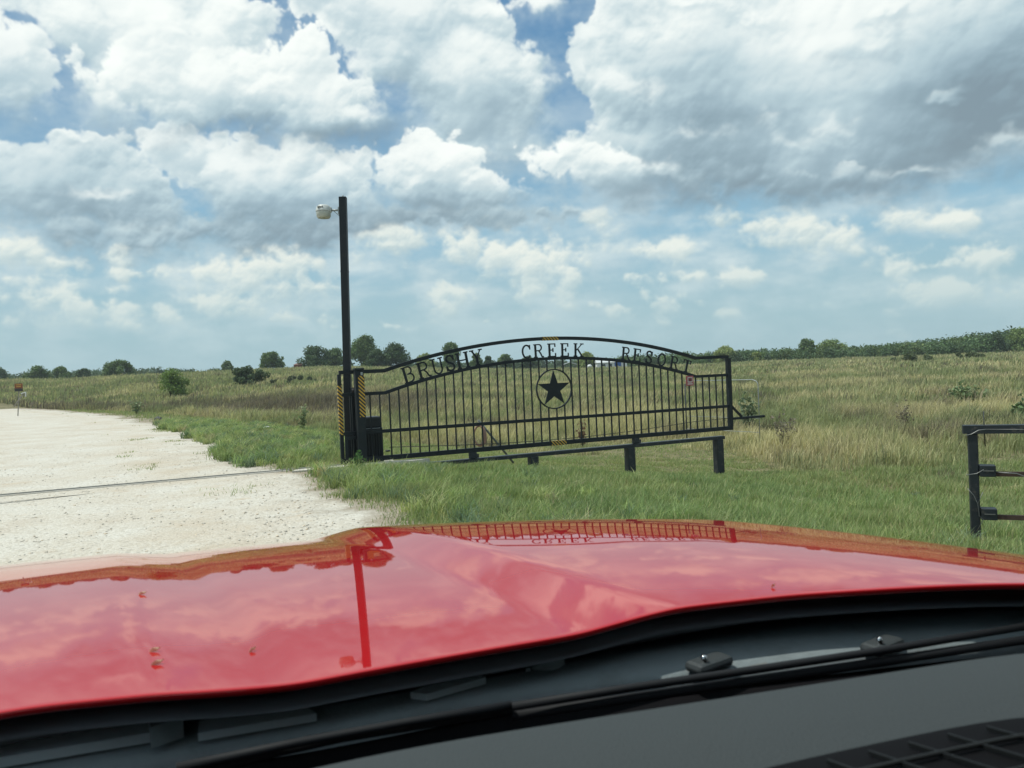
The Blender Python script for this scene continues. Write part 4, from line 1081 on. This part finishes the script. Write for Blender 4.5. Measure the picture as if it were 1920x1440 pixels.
# stake and hose coil behind the gate
p1_ = np.array(gpt(3.02, .75, 0)); top = depth(897, 788, p1_[1]); 
bt_y = gpt(3.78, 1.05, 0)[1]; bot = depth(958, 858, bt_y)
sk = empty('leaning_stake', tuple(top)); tag(sk, 'grey steel pipe stake leaning behind the gate pickets', 'stake')
MB().tube([(0, 0, 0), tuple(np.array(bot) - top + np.array([.05, 0, -.12]))], .026, 8).build('pipe', pbr('grey_green_pipe', (.13, .155, .145), .6), sk)
cl = empty('hose_coil', tuple(depth(898, 816, p1_[1] - .06))); tag(cl, 'pinkish hose coiled in an oval and hung on the leaning stake', 'hose')
mb = MB()
for j in range(5):
    rx, rz_ = .105 + .008 * j, .215 + .010 * (j % 3)
    mb.tube([(rx * math.cos(t) + .006 * j, -.02 + .013 * j, rz_ * math.sin(t) - .006 * j) for t in np.linspace(0, 2 * math.pi, 29)[:-1]], .0135, 6, closed=True)
mb.build('hose_loops', M['hose'], cl)
MB().tube([(.0, .0, .20), (.03, .02, .27), (.0, .03, .34), (-.03, .0, .26), (0, 0, .2)], .006, 5).build('tie', M['wire'], cl)

# tube gate in the tall grass behind the right end
q0 = depth(1423, 770, 25.0); zt_ = depth(1415, 712, 25.0)[2]; q1 = depth(1290, 717, 27.5)
tg = empty('tube_gate', (q0[0], q0[1], gz(q0[0], q0[1]))); tag(tg, 'old galvanised tube gate half hidden in the grass behind the black gate', 'gate')
zz0 = gz(q0[0], q0[1]); h1_ = zt_ - zz0
dv = np.array([q1[0] - q0[0], q1[1] - q0[1]])
def tgp(f, z): return (dv[0] * f, dv[1] * f, z)
MB().tube([tgp(0, .15), tgp(0, h1_ - .14), tgp(.02, h1_ - .05), tgp(.07, h1_), tgp(.5, h1_), tgp(1.05, h1_)], .014, 8).build('tube_frame', M['galv'], tg)
for f in (.25, .45): MB().tube([tgp(.0, h1_ * f), tgp(1.05, h1_ * f)], .008, 6).build('cross_tube', M['galv'], tg)
MB().tube([tgp(1.05, -.2), tgp(1.05, h1_ - .1)], .022, 8).build('hinge_post', M['iron_old'], tg)

# ------------------------------------------------------------------ pipe fence on the right
fp0 = FENCE_AT; zf = gz(fp0[0], fp0[1])
fc = empty('pipe_fence', (fp0[0], fp0[1], zf), math.atan2(-.40, .92)); tag(fc, 'weathered black pipe fence with rusty rails at the right edge', 'fence')
ztop = depth(1818, 797, fp0[1])[2] - zf
SC = fp0[1] / FPX
MB().box(-.05, .05, -.05, .05, -.3, ztop - 16 * SC, .010).build('post', M['iron_old'], fc)
MB().bar((-.10, 0, ztop - 8 * SC), (2.9, 0, ztop - 8 * SC), .13, 15.5 * SC).build('top_rail', M['iron_old'], fc)
MB().box(2.7, 2.86, -.078, .078, -.5, ztop - 16 * SC, .012).build('post', M['iron_old'], fc)
zr1 = depth(1890, 884, fp0[1])[2] - zf; zr2 = depth(1890, 965, fp0[1])[2] - zf
zb1 = depth(1848, 880, fp0[1])[2] - zf; zb2 = depth(1852, 960, fp0[1])[2] - zf
for zb, zr in ((zb1, zr1), (zb2, zr2)):
    bx = MB().box(.054, .215, -.09, .06, zb - .070, zb + .062, .008).build('bracket_box', M['iron_old'], fc)
    MB().box(.085, .195, -.096, -.0905, zb - .004, zb + .006).build('scratch', M['wire'], bx)
    MB().bar((.216, 0, zb - .045), (2.7, 0, zb - .045), .04, .055).build('rail', M['rust'], fc)
MB().tube([(-.08, -.09, ztop - .115), (-.02, -.10, ztop - .10), (.05, -.10, ztop - .055), (.13, -.09, ztop - .045)], .006, 6).tube([(.13, -.09, ztop - .045), (.6, -.088, ztop - .052), (1.6, -.088, ztop - .06)], .003, 5).build('wire', M['wire'], fc)
MB().tube([(-.09, -.09, zb1 - .05), (.02, -.10, zb1 - .03), (.09, -.11, zb1 + .02)], .005, 6).tube([(.22, -.05, zb1 - .02), (.42, -.06, zb1 - .03), (.62, -.05, zb1 - .11), (.85, -.03, zb1 - .2)], .006, 6).build('wire', M['wire'], fc)
MB().tube([(-.08, -.09, zb2 + .30), (-.02, -.10, zb2 + .22), (.02, -.10, zb2 + .12), (.03, -.10, zb2 - .02), (.07, -.10, zb2 - .06), (.0, -.10, zb2 - .2)], .0035, 5).tube([(.02, -.10, zb2 + .12), (.075, -.10, zb2 + .26)], .0035, 5).build('wire', M['wire'], fc)
MB().tube([(.12, .0, ztop + .16), (.125, .0, ztop - .25)], .006, 5).build('wire', M['iron_old'], fc)

# ------------------------------------------------------------------ small things out on the left
Y = 58
a = depth(30, 758, Y); zs = gz(a[0], a[1]); b_ = depth(37, 726, Y)
sb = empty('board_sign', (a[0], a[1], zs)); tag(sb, 'weathered orange board sign with a dark lower band on a stake at far left', 'sign')
hb = b_[2] - zs; w = 15 / FPX * Y / 2
MB().bar((.05, .04, -.2), (.30, .04, hb + .36), .05).build('stake', M['wood_grey'], sb)
MB().box(.26 - w, .26 + w, 0, .02, hb - .08, hb + .28, .003).build('board', M['orange_board'], sb)
MB().box(.26 - w, .26 + w, 0, .02, hb - .30, hb - .083).build('dark_board', M['board_black'], sb)
MB().box(.26 - w * .7, .26 + w * .7, -.006, -.0005, hb + .15, hb + .21).box(.26 - w * .6, .26 + w * .6, -.006, -.0005, hb + .02, hb + .08).build('print_line', M['yellow_print'], sb)
pk_ = empty('leaning_pole', tuple(depth(26, 760, 57))); tag(pk_, 'pale pole leaning to the right under the orange board sign', 'pole')
e_ = np.array(depth(45, 737, 57)) - np.array(depth(26, 760, 57))
MB().tube([(0, 0, -.1), tuple(e_ * .95)], .045, 7).build('pole_shaft', M['wood_grey'], pk_)
MB().tube([tuple(e_ * .9 + np.array([-.12, 0, .05])), tuple(e_ + np.array([.12, 0, .06])), tuple(e_ + np.array([.1, 0, -.28]))], .05, 7).build('pole_head', M['white_plastic'], pk_)
a = depth(296, 774, 40); zs = gz(a[0], a[1])
rk = MB(); bm = bmesh.new(); bmesh.ops.create_icosphere(bm, subdivisions=2, radius=1)
for v in bm.verts:
    q = 1 + .25 * math.sin(v.co.x * 5 + 1) * math.cos(v.co.y * 4); v.co = Vector((v.co.x * .19 * q, v.co.y * .15, v.co.z * .12 * q))
rk.add([v.co[:] for v in bm.verts], [[v.index for v in f.verts] for f in bm.faces]); bm.free()
o = rk.build('rock', M['rock']); o.location = (a[0], a[1], zs + .10); tag(o, 'dark grey rock lying in the grass edge beyond the drive', 'rock')
a = plane(500, 796, .05)
o = MB().add([(-.14, -.07, .02), (.05, -.09, .05), (.15, .03, .01), (.0, .09, .06), (-.13, .06, .03), (-.14, -.07, .012), (.05, -.09, .042), (.15, .03, .002), (.0, .09, .052), (-.13, .06, .022)], [(0, 1, 2, 3, 4), (9, 8, 7, 6, 5)] + [(i, i + 5, (i + 1) % 5 + 5, (i + 1) % 5) for i in range(5)]).build('paper_scrap', M['paper'])
o.location = (a[0], a[1], gz(a[0], a[1]) + .10); tag(o, 'white scrap of paper caught on the grass left of the gate', 'litter')

# ------------------------------------------------------------------ the red pickup the viewer sits in
TA = R(34)                                # heading: 34 degrees left of the view
SC = .76
truck = empty('pickup_truck', (0, 0, 0), TA)
tag(truck, 'red pickup truck seen from its own cab, with long glossy bonnet and grey dashboard', 'pickup truck')
TF = np.array([-math.sin(TA), math.cos(TA)]); TRr = np.array([math.cos(TA), math.sin(TA)])
def tl(u, v, z): return (u * SC, v * SC, EYE - SC * (EYE - z))
def tpx(x, y, z):
    """picture ray met at truck height z, in the truck's own axes"""
    p = plane(x, y, EYE - SC * (EYE - z))
    return (float(p[0] * TRr[0] + p[1] * TRr[1]), float(p[0] * TF[0] + p[1] * TF[1]), float(p[2]))
HX = [-.7, -.35, .003, .055, .108, .161, .205, .274, .403, .542, .609, .68, .729, .775, .861, 1.015, 1.166, 1.323, 1.6, 1.9, 2.3]
HY = [1.09, 1.09, 1.066, 1.048, 1.020, .992, .973, .949, .925, .895, .878, .862, .854, .848, .826, .763, .675, .575, .38, .1, -.3]
def smooth_interp(xs, ys, n):
    q = np.linspace(xs[0], xs[-1], n); v = np.interp(q, xs, ys)
    for _ in range(10): v[1:-1] = (v[:-2] + 2 * v[1:-1] + v[2:]) / 4
    return q, v
_hq, _hv = smooth_interp(HX, HY, 260)
def vrear(u): return np.interp(u, _hq, _hv)
_bq, _bv = smooth_interp([-.7, 0, .5, 1, 1.6, 1.9, 2.3], [1.12, 1.08, .93, .76, .40, .15, -.2], 120)
for _ in range(60): _bv[1:-1] = (_bv[:-2] + 2 * _bv[1:-1] + _bv[2:]) / 4
def vbase(u): return np.interp(u, _bq, _bv)
mx0 = lambda q: np.maximum(q, 0)
def facet(x, a):
    """a pressed crease: a flat slope between two tight bends"""
    return sum(np.clip((x + o + a) / (2 * a), 0, 1) for o in (-.018, -.009, 0, .009, .018)) / 5
def hz(u, v):
    w = np.maximum(v - vbase(u), -.2)
    z = 1.38 - .052 * w - .0215 * w * w - .006 * mx0(w - .55) ** 3 - .6 * mx0(w - (2.15 - .25 * mx0(u - .9))) ** 2
    uB = .755 + .15 * w; uA = .235 + .10 * w
    z = z + (.011 + .0125 * w) * facet(u - uB, .075) + (.011 + .004 * w) * (1 - facet(u - uA, .075))
    z = z - .016 * mx0(u - 1.0) ** 2 - .03 * mx0(u - 1.35) ** 3 - .4 * mx0(u - 1.85) ** 2
    return z - .10 * mx0(u - 1.2) ** 2 * mx0(1.55 - w) - .03 * mx0(-u) ** 2 - .5 * mx0(-.35 - u) ** 2
m, h, out = new_mat('red_car_paint')
b = h.n('ShaderNodeBsdfPrincipled'); tcO = h.n('ShaderNodeTexCoord').outputs['Object']
dust = h.m('MULTIPLY', h.rng(h.noise(tcO, 5, 7, .65), .45, .75), .05)
h.put(b.inputs['Base Color'], h.mix(dust, (.40, .009, .013, 1), (.42, .16, .12, 1)))
b.inputs['Roughness'].default_value = .5; b.inputs['Specular IOR Level'].default_value = .0
b.inputs['Coat Weight'].default_value = 1.0; b.inputs['Coat Roughness'].default_value = .025; b.inputs['Coat IOR'].default_value = 1.5
h.put(out.inputs[0], b.outputs[0]); M['paint'] = m
M['trim'] = pbr('black_plastic_trim', (.022, .025, .027), .55, .4, 0, .15, 8, .1, 150)
M['cowl'] = pbr('grey_black_cowl_plastic', (.20, .235, .245), .6, .5, 0, .15, 5, .1, 120, dirt=(.10, .11, .11), dirt_amt=.3)  # sun-faded grey, raised to carry the windscreen's veil in the colour
M['cowl_pale'] = pbr('pale_grey_cowl', (.40, .45, .46), .55, .5)  # paler covers, with the glass veil and reflection put into their colour
M['rubber'] = pbr('black_rubber', (.009, .010, .012), .7, .3)
M['dash'] = pbr('grey_dash_vinyl', (.036, .043, .045), .75, .3, 0, .04, 3, .25, 420)
M['vent'] = pbr('vent_plastic', (.009, .0105, .011), .6, .3)
M['jet'] = pbr('jet_plastic', (.035, .042, .045), .6, .4)
M['chrome'] = pbr('bright_metal', (.7, .7, .7), .12, .5, 1.0, .02)
M['black_deep'] = pbr('deep_black_recess', (.004, .004, .005), .8, .1)
us = np.linspace(-.62, 2.24, 287); ws = np.concatenate([[0, .0015, .003, .006, .012], np.linspace(.02, .06, 4)[:-1], np.linspace(.06, 2.62, 150)])
U_, W_ = np.meshgrid(us, ws, indexing='ij')
Vv = vrear(U_) + W_; Zh = hz(U_, Vv)
lip = .0012 * (1 - np.clip(W_ / .006, 0, 1)) ** 2
Zh = Zh - lip
under = [(vrear(us) + .004, hz(us, vrear(us)) - .010), (vrear(us) + .05, hz(us, vrear(us)) - .020)]
Vv = np.concatenate([np.stack([q[0] for q in under[::-1]], 1), Vv], 1); Zh = np.concatenate([np.stack([q[1] for q in under[::-1]], 1), Zh], 1)
# the nose turns down into the grille
front_v = Vv[:, -1:]; Vv = np.concatenate([Vv, front_v + .015, front_v + .02], 1); Zh = np.concatenate([Zh, Zh[:, -1:] - .06, Zh[:, -1:] - .14], 1)
Uu = np.repeat(us[:, None], Vv.shape[1], 1)
P = np.stack([Uu * SC, Vv * SC, EYE - SC * (EYE - Zh)], -1); nU, nV = Vv.shape
I = np.arange(nU * nV).reshape(nU, nV)
Fh = np.stack([I[:-1, :-1], I[1:, :-1], I[1:, 1:], I[:-1, 1:]], -1).reshape(-1, 4)
hood = np_mesh('hood', P.reshape(-1, 3), Fh, M['paint'], truck, smooth=True)
# fenders: outer skins below the bonnet's two long edges
def fender(u, side):
    vs = np.linspace(vrear(np.array([u]))[0], vrear(np.array([u]))[0] + 2.6, 40)
    zt_ = hz(np.full(40, u), vs)
    V = []; 
    for j, (du, dz) in enumerate(((-.002, -.006), (.012, -.03), (.045, -.12), (.06, -.35), (.045, -.62))):
        for vv, z in zip(vs, zt_):
            z2 = z + dz
            if j >= 3:                                             # wheel opening
                q = (vv - vs[22]) / .55
                if abs(q) < 1: z2 = max(z2, z - .62 + .36 * math.sqrt(1 - q * q))
            V.append(tl(u + side * du, vv, z2))
    F = [(j * 40 + i, j * 40 + i + 1, (j + 1) * 40 + i + 1, (j + 1) * 40 + i) for j in range(4) for i in range(39)]
    return MB().add(V, F, True).build('fender', M['paint'], truck)
fender(-.62, -1); fender(2.24, 1)
# nose: grille, lamps, bumper
def vf(u): return float(vrear(np.array([u]))[0] + 2.62)
def nose(u0, u1, z0, z1, off, mat, name, n=14, parent=None):
    V = []
    for i in range(n + 1):
        u = u0 + (u1 - u0) * i / n; v = vf(u) + off
        V += [tl(u, v, z1), tl(u, v + .02, z0), tl(u, v - .12, z0), tl(u, v - .12, z1)]
    F = [(i * 4 + k, i * 4 + (k + 1) % 4, i * 4 + 4 + (k + 1) % 4, i * 4 + 4 + k) for i in range(n) for k in range(4)] + [(0, 1, 2, 3), (n * 4 + 3, n * 4 + 2, n * 4 + 1, n * 4)]
    return MB().add(V, F).build(name, mat, parent or truck)
nose(.2, 1.45, .55, .93, .0, M['trim'], 'grille')
for z in (.64, .74, .84): nose(.22, 1.43, z - .012, z + .012, .02, M['chrome'], 'grille_bar')
nose(-.58, .17, .66, .93, -.01, M['white_plastic'], 'headlight'); nose(1.48, 2.2, .66, .93, -.01, M['white_plastic'], 'headlight')
nose(-.62, 2.24, .18, .53, .09, M['chrome'], 'bumper')
# cab shell (real metres, truck axes): roof, pillars, sides, back
MB().box(-.42, 1.62, -1.25, .06, 1.965, 2.0, .012).build('roof', M['paint'], truck)
MB().box(-.40, 1.60, -1.24, .05, 1.945, 1.962).build('headliner', M['dash'], truck)
MB().bar((-.44, .80, 1.42), (-.36, .04, 1.955), .07, .09).build('windscreen_pillar', M['paint'], truck)
MB().bar((1.66, .30, 1.42), (1.57, -.10, 1.955), .07, .09).build('windscreen_pillar', M['paint'], truck)
for x0, x1 in ((-.49, -.43), (1.63, 1.69)):
    MB().box(x0, x1, -1.25, .25, .50, 1.36, .015).build('door', M['paint'], truck)
    MB().box(x0, x1, -1.25, -1.12, 1.36, 1.96, .01).build('rear_pillar', M['paint'], truck)
MB().box(-.43, 1.63, -1.32, -1.26, .5, 1.96, .01).build('cab_back', M['trim'], truck)
MB().box(-.40, 1.60, -1.2, .70, .42, .50).build('cab_floor', M['trim'], truck)
for sd_ in (-.43, 1.40):
    pass
for (x, y) in ((-.40, vf(-.4) * SC - .75), (1.62, vf(1.8) * SC - .75)):
    wl_ = MB().lathe([(.22, -.12), (.34, -.13), (.40, -.08), (.40, .08), (.34, .13), (.22, .12)], (x, y, .40), 28, 'X').build('wheel', M['rubber'], truck)
    MB().lathe([(.02, -.10), (.10, -.11), (.22, -.10), (.22, .10), (.10, .11), (.02, .10)], (x, y, .40), 20, 'X').build('rim', M['chrome'], wl_)
# bulkhead: closes the view down between bonnet and dash
zc = 1.305
def strip(name, rows, mat, n=60, u0=-.55, u1=1.95, smooth=True, parent=None):
    """rows of (v(u), z(u)) swept across the truck"""
    q = np.linspace(u0, u1, n); V = []
    for fv, fz in rows:
        for u in q: V.append(tl(u, fv(u), fz(u)))
    F = [(j * n + i, j * n + i + 1, (j + 1) * n + i + 1, (j + 1) * n + i) for j in range(len(rows) - 1) for i in range(n - 1)]
    return MB().add(V, F, smooth).build(name, mat, parent or truck)
vr1 = lambda u: float(vrear(np.array([u]))[0]); hr1 = lambda u: float(hz(np.array([u]), np.array([vr1(u)]))[0])
def line_v(pts, z):
    """fit of a picture line, laid at truck height z, as v(u)"""
    P = [tpx(x, y, z) for x, y in pts]
    us_, vs_ = np.array([p[0] / SC for p in P]), np.array([p[1] / SC for p in P])
    us_ = np.concatenate([[-1.2], us_, [2.6]])
    vs_ = np.concatenate([[vs_[0] + .12 * (us_[1] + 1.2)], vs_, [vs_[-1] - .85 * (2.6 - us_[-2])]])
    q, v = smooth_interp(us_, vs_, 160)
    return lambda u: float(np.interp(u, q, v))
cowl_f = line_v([(0, 1405), (250, 1352), (600, 1320), (960, 1258), (1160, 1212), (1400, 1166), (1650, 1145), (1920, 1130)], zc)   # far edge of the lighter cowl
frit_f = line_v([(200, 1424), (600, 1364), (960, 1294), (1440, 1240), (1920, 1187)], zc)                                          # near edge of the cowl, where the glass starts
dash_f = line_v([(510, 1440), (800, 1381), (1200, 1320), (1500, 1275), (1920, 1210)], 1.40)
M['bonnet_shade'] = pbr('bonnet_shade_grey', (.11, .12, .13), .8, .3, 0, .2, 6)  # grey for the bonnet's shadow, lifted for the windscreen veil
strip('bonnet_shade_strip', [(lambda u: vr1(u) + .42, lambda u: hr1(u) - .055), (lambda u: vr1(u) + .10, lambda u: hr1(u) - .046), (lambda u: vr1(u) + .02, lambda u: hr1(u) - .040), (lambda u: cowl_f(u) + .004, lambda u: zc - .002)], M['bonnet_shade'], u0=-.6, u1=2.2, n=110)  # closes the gap; stands in for the shadow band under the bonnet
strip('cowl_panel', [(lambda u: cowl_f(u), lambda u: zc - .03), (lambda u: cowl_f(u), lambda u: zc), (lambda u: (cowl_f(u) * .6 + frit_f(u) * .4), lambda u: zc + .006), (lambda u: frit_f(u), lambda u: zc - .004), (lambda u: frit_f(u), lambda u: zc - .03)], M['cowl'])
strip('frit_band', [(lambda u: frit_f(u) + .02, lambda u: zc - .035), (lambda u: dash_f(u) - .15, lambda u: zc - .05)], M['black_deep'])
# dashboard with a rounded front lip
dash = strip('dashboard', [(lambda u: dash_f(u) - .012, lambda u: 1.30), (lambda u: dash_f(u) - .001, lambda u: 1.375), (lambda u: dash_f(u) - .004, lambda u: 1.393), (lambda u: dash_f(u) - .016, lambda u: 1.40), (lambda u: dash_f(u) - .12, lambda u: 1.404), (lambda u: dash_f(u) - .30, lambda u: 1.40), (lambda u: dash_f(u) - .50, lambda u: 1.37), (lambda u: dash_f(u) - .62, lambda u: 1.25), (lambda u: dash_f(u) - .64, lambda u: .9)], M['dash'], n=80)
# defroster grille let into the dash top
zg = 1.4065
gA = line_v([(1300, 1475), (1440, 1436), (1680, 1386), (1920, 1335)], zg)
vent = strip('defroster_vent', [(lambda u: gA(u), lambda u: zg), (lambda u: gA(u) - .012, lambda u: zg + .0015), (lambda u: gA(u) - .20, lambda u: zg + .0015)], M['black_deep'], n=30, u0=.30, u1=1.3)
for k, off in enumerate((.045, .09, .135)):
    q = np.linspace(.30, 1.3, 20)
    MB().tube([tl(u, gA(u) - off, zg + .006) for u in q], .0018, 5).build('vent_bar', M['vent'], vent)
for k in range(24):
    u = .34 + .04 * k
    MB().bar(tl(u - .006, gA(u) - .018, zg + .005), tl(u + .012, gA(u) - .165, zg + .005), .0016, .003).build('vent_fin', M['vent'], vent)
# wipers, pivots, washer jets and cowl furniture
def on(x, y, dz=.012): return tpx(x, y, zc + dz)
def bar_px(pts, r, name, mat, parent=truck, dz=.014, n=7):
    return MB().tube([on(x, y, dz) for x, y in pts], r, n).build(name, mat, parent)
wa = bar_px([(960, 1325), (1180, 1290), (1420, 1255), (1640, 1222), (1960, 1168)], .0042, 'wiper_arm', M['rubber'], dz=.02)
bar_px([(960, 1342), (1300, 1292), (1660, 1240), (1960, 1194)], .005, 'wiper_blade', M['rubber'], wa, dz=.004)
wb = bar_px([(330, 1440), (560, 1392), (760, 1355), (960, 1322)], .0042, 'wiper_arm', M['rubber'], dz=.02)
bar_px([(360, 1446), (640, 1384), (960, 1332)], .004, 'wiper_blade', M['rubber'], wb, dz=.010)
def slab(poly, z0, z1, name, mat, parent=truck):
    b_ = [tpx(x, y, z0) for x, y in poly]; n = len(b_)
    t_ = [(p[0], p[1], EYE - SC * (EYE - z1)) for p in b_]
    return MB().add(b_ + t_, [tuple(range(n)), tuple(range(2 * n - 1, n - 1, -1))] + [(i, (i + 1) % n, (i + 1) % n + n, i + n) for i in range(n)]).build(name, mat, parent)
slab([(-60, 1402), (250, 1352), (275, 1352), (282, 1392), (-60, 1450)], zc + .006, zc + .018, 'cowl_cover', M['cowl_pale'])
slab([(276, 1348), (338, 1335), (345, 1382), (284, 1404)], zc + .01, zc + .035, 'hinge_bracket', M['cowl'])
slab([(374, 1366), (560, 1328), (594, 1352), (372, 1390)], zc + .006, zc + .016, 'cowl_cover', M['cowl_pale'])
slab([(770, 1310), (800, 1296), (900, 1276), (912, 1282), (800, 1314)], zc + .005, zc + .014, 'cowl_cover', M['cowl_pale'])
slab([(1372, 1262), (1436, 1246), (1444, 1252), (1376, 1270)], zc + .012, zc + .016, 'cowl_clip', pbr('light_grey_clip', (.13, .14, .135), .5, .5))
kb = on(1024, 1250, .0)
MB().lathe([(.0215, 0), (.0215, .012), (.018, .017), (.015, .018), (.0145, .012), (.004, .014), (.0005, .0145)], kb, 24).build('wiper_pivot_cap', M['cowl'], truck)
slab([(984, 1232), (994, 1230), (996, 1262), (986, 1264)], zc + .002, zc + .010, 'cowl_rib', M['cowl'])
for x, y in ((1330, 1248), (1655, 1214)):
    o_ = on(x, y, .004)
    nz = MB().box(o_[0] - .026, o_[0] + .028, o_[1] - .012, o_[1] + .014, o_[2] - .004, o_[2] + .008, .005).build('washer_jet', M['jet'], truck)
    MB().lathe([(.0005, .016), (.003, .0155), (.0035, .012), (.0035, .008)], (o_[0] - .012, o_[1] - .004, o_[2]), 10).build('jet_tip', M['chrome'], nz)
# windscreen: tinted clear pane from the cowl up to the roof
m, h, out = new_mat('windscreen_glass'); tr = h.n('ShaderNodeBsdfTransparent'); tr.inputs[0].default_value = (.945, .985, .975, 1)
h.put(out.inputs[0], tr.outputs[0]); M['glass'] = m
V = []
for j in range(9):
    f = j / 8
    for i in range(31):
        u = -.52 + 2.62 * i / 30
        b_ = np.array(tl(u, frit_f(u) - .01, zc - .005)); hx = -.38 + 1.96 * i / 30
        t_ = np.array((hx, .05 - .10 * (i / 30 - .35) ** 2, 1.95))
        p = b_ * (1 - f) + t_ * f; p[1] += .05 * math.sin(math.pi * f) ; p[2] += .02 * math.sin(math.pi * f)
        V.append(tuple(p))
MB().add(V, [(j * 31 + i, j * 31 + i + 1, (j + 1) * 31 + i + 1, (j + 1) * 31 + i) for j in range(8) for i in range(30)], True).build('windscreen', M['glass'], truck)

# dry leaf scraps lying on the bonnet
def hood_pt(x, y):
    """where a picture ray meets the bonnet, in world axes"""
    d = ray(x, y); t = .6
    for _ in range(4000):
        p = CO + d * t
        u = (p[0] * TRr[0] + p[1] * TRr[1]) / SC; v = (p[0] * TF[0] + p[1] * TF[1]) / SC
        if p[2] < EYE - SC * (EYE - float(hz(np.array([u]), np.array([v]))[0])): return p
        t += .001
    return p
M['dryleaf'] = pbr('dry_leaf', (.72, .56, .36), .8, .2, 0, .2, 60)
for x, y, l, rz_, lab in ((291, 1222, .0055, .2, 'upper of two tan leaf scraps close together on the left of the red bonnet'), (296, 1246, .006, .5, 'lower of two tan leaf scraps close together on the left of the red bonnet'),
                         (474, 1222, .0045, 1.0, 'lone tan leaf scrap on the bonnet left of the lamp reflection'), (1450, 1102, .003, .3, 'tiny tan leaf scrap near the rear edge of the bonnet on the right'), (268, 1115, .006, .1, 'pale leaf scrap higher up on the left of the red bonnet')):
    p = hood_pt(x, y)
    o = MB().add([(-l, 0, .001), (-l * .3, l * .28, .0025), (l * .5, l * .2, .002), (l, 0, .003), (l * .4, -l * .22, .002), (-l * .4, -l * .2, .004), (-l, 0, -.001), (-l * .3, l * .28, .002), (l * .5, l * .2, .001), (l, 0, .004), (l * .4, -l * .22, 0), (-l * .4, -l * .2, .002)],
                 [(0, 1, 2, 3, 4, 5), (11, 10, 9, 8, 7, 6)] + [(i, i + 6, (i + 1) % 6 + 6, (i + 1) % 6) for i in range(6)]).build('dry_leaf', M['dryleaf'])
    o.location = (p[0], p[1], p[2] + .001); o.rotation_euler = (R(-3), 0, rz_); tag(o, lab, 'leaf', 'leaf scraps on the bonnet')

# ------------------------------------------------------------------ the humid air over the field
hzm = bpy.data.materials.new('thin_haze'); hzm.use_nodes = True; t = hzm.node_tree; t.nodes.clear()
pv = t.nodes.new('ShaderNodeVolumePrincipled'); ho = t.nodes.new('ShaderNodeOutputMaterial')
pv.inputs['Color'].default_value = (.80, .90, .96, 1); pv.inputs['Density'].default_value = 0.00035; pv.inputs['Anisotropy'].default_value = .2
t.links.new(pv.outputs[0], ho.inputs['Volume'])
zlo = float(gzv.min()) - 1.0
tag(MB().box(-960, 960, -960, 960, zlo, 24).build('haze', hzm), kind='stuff')
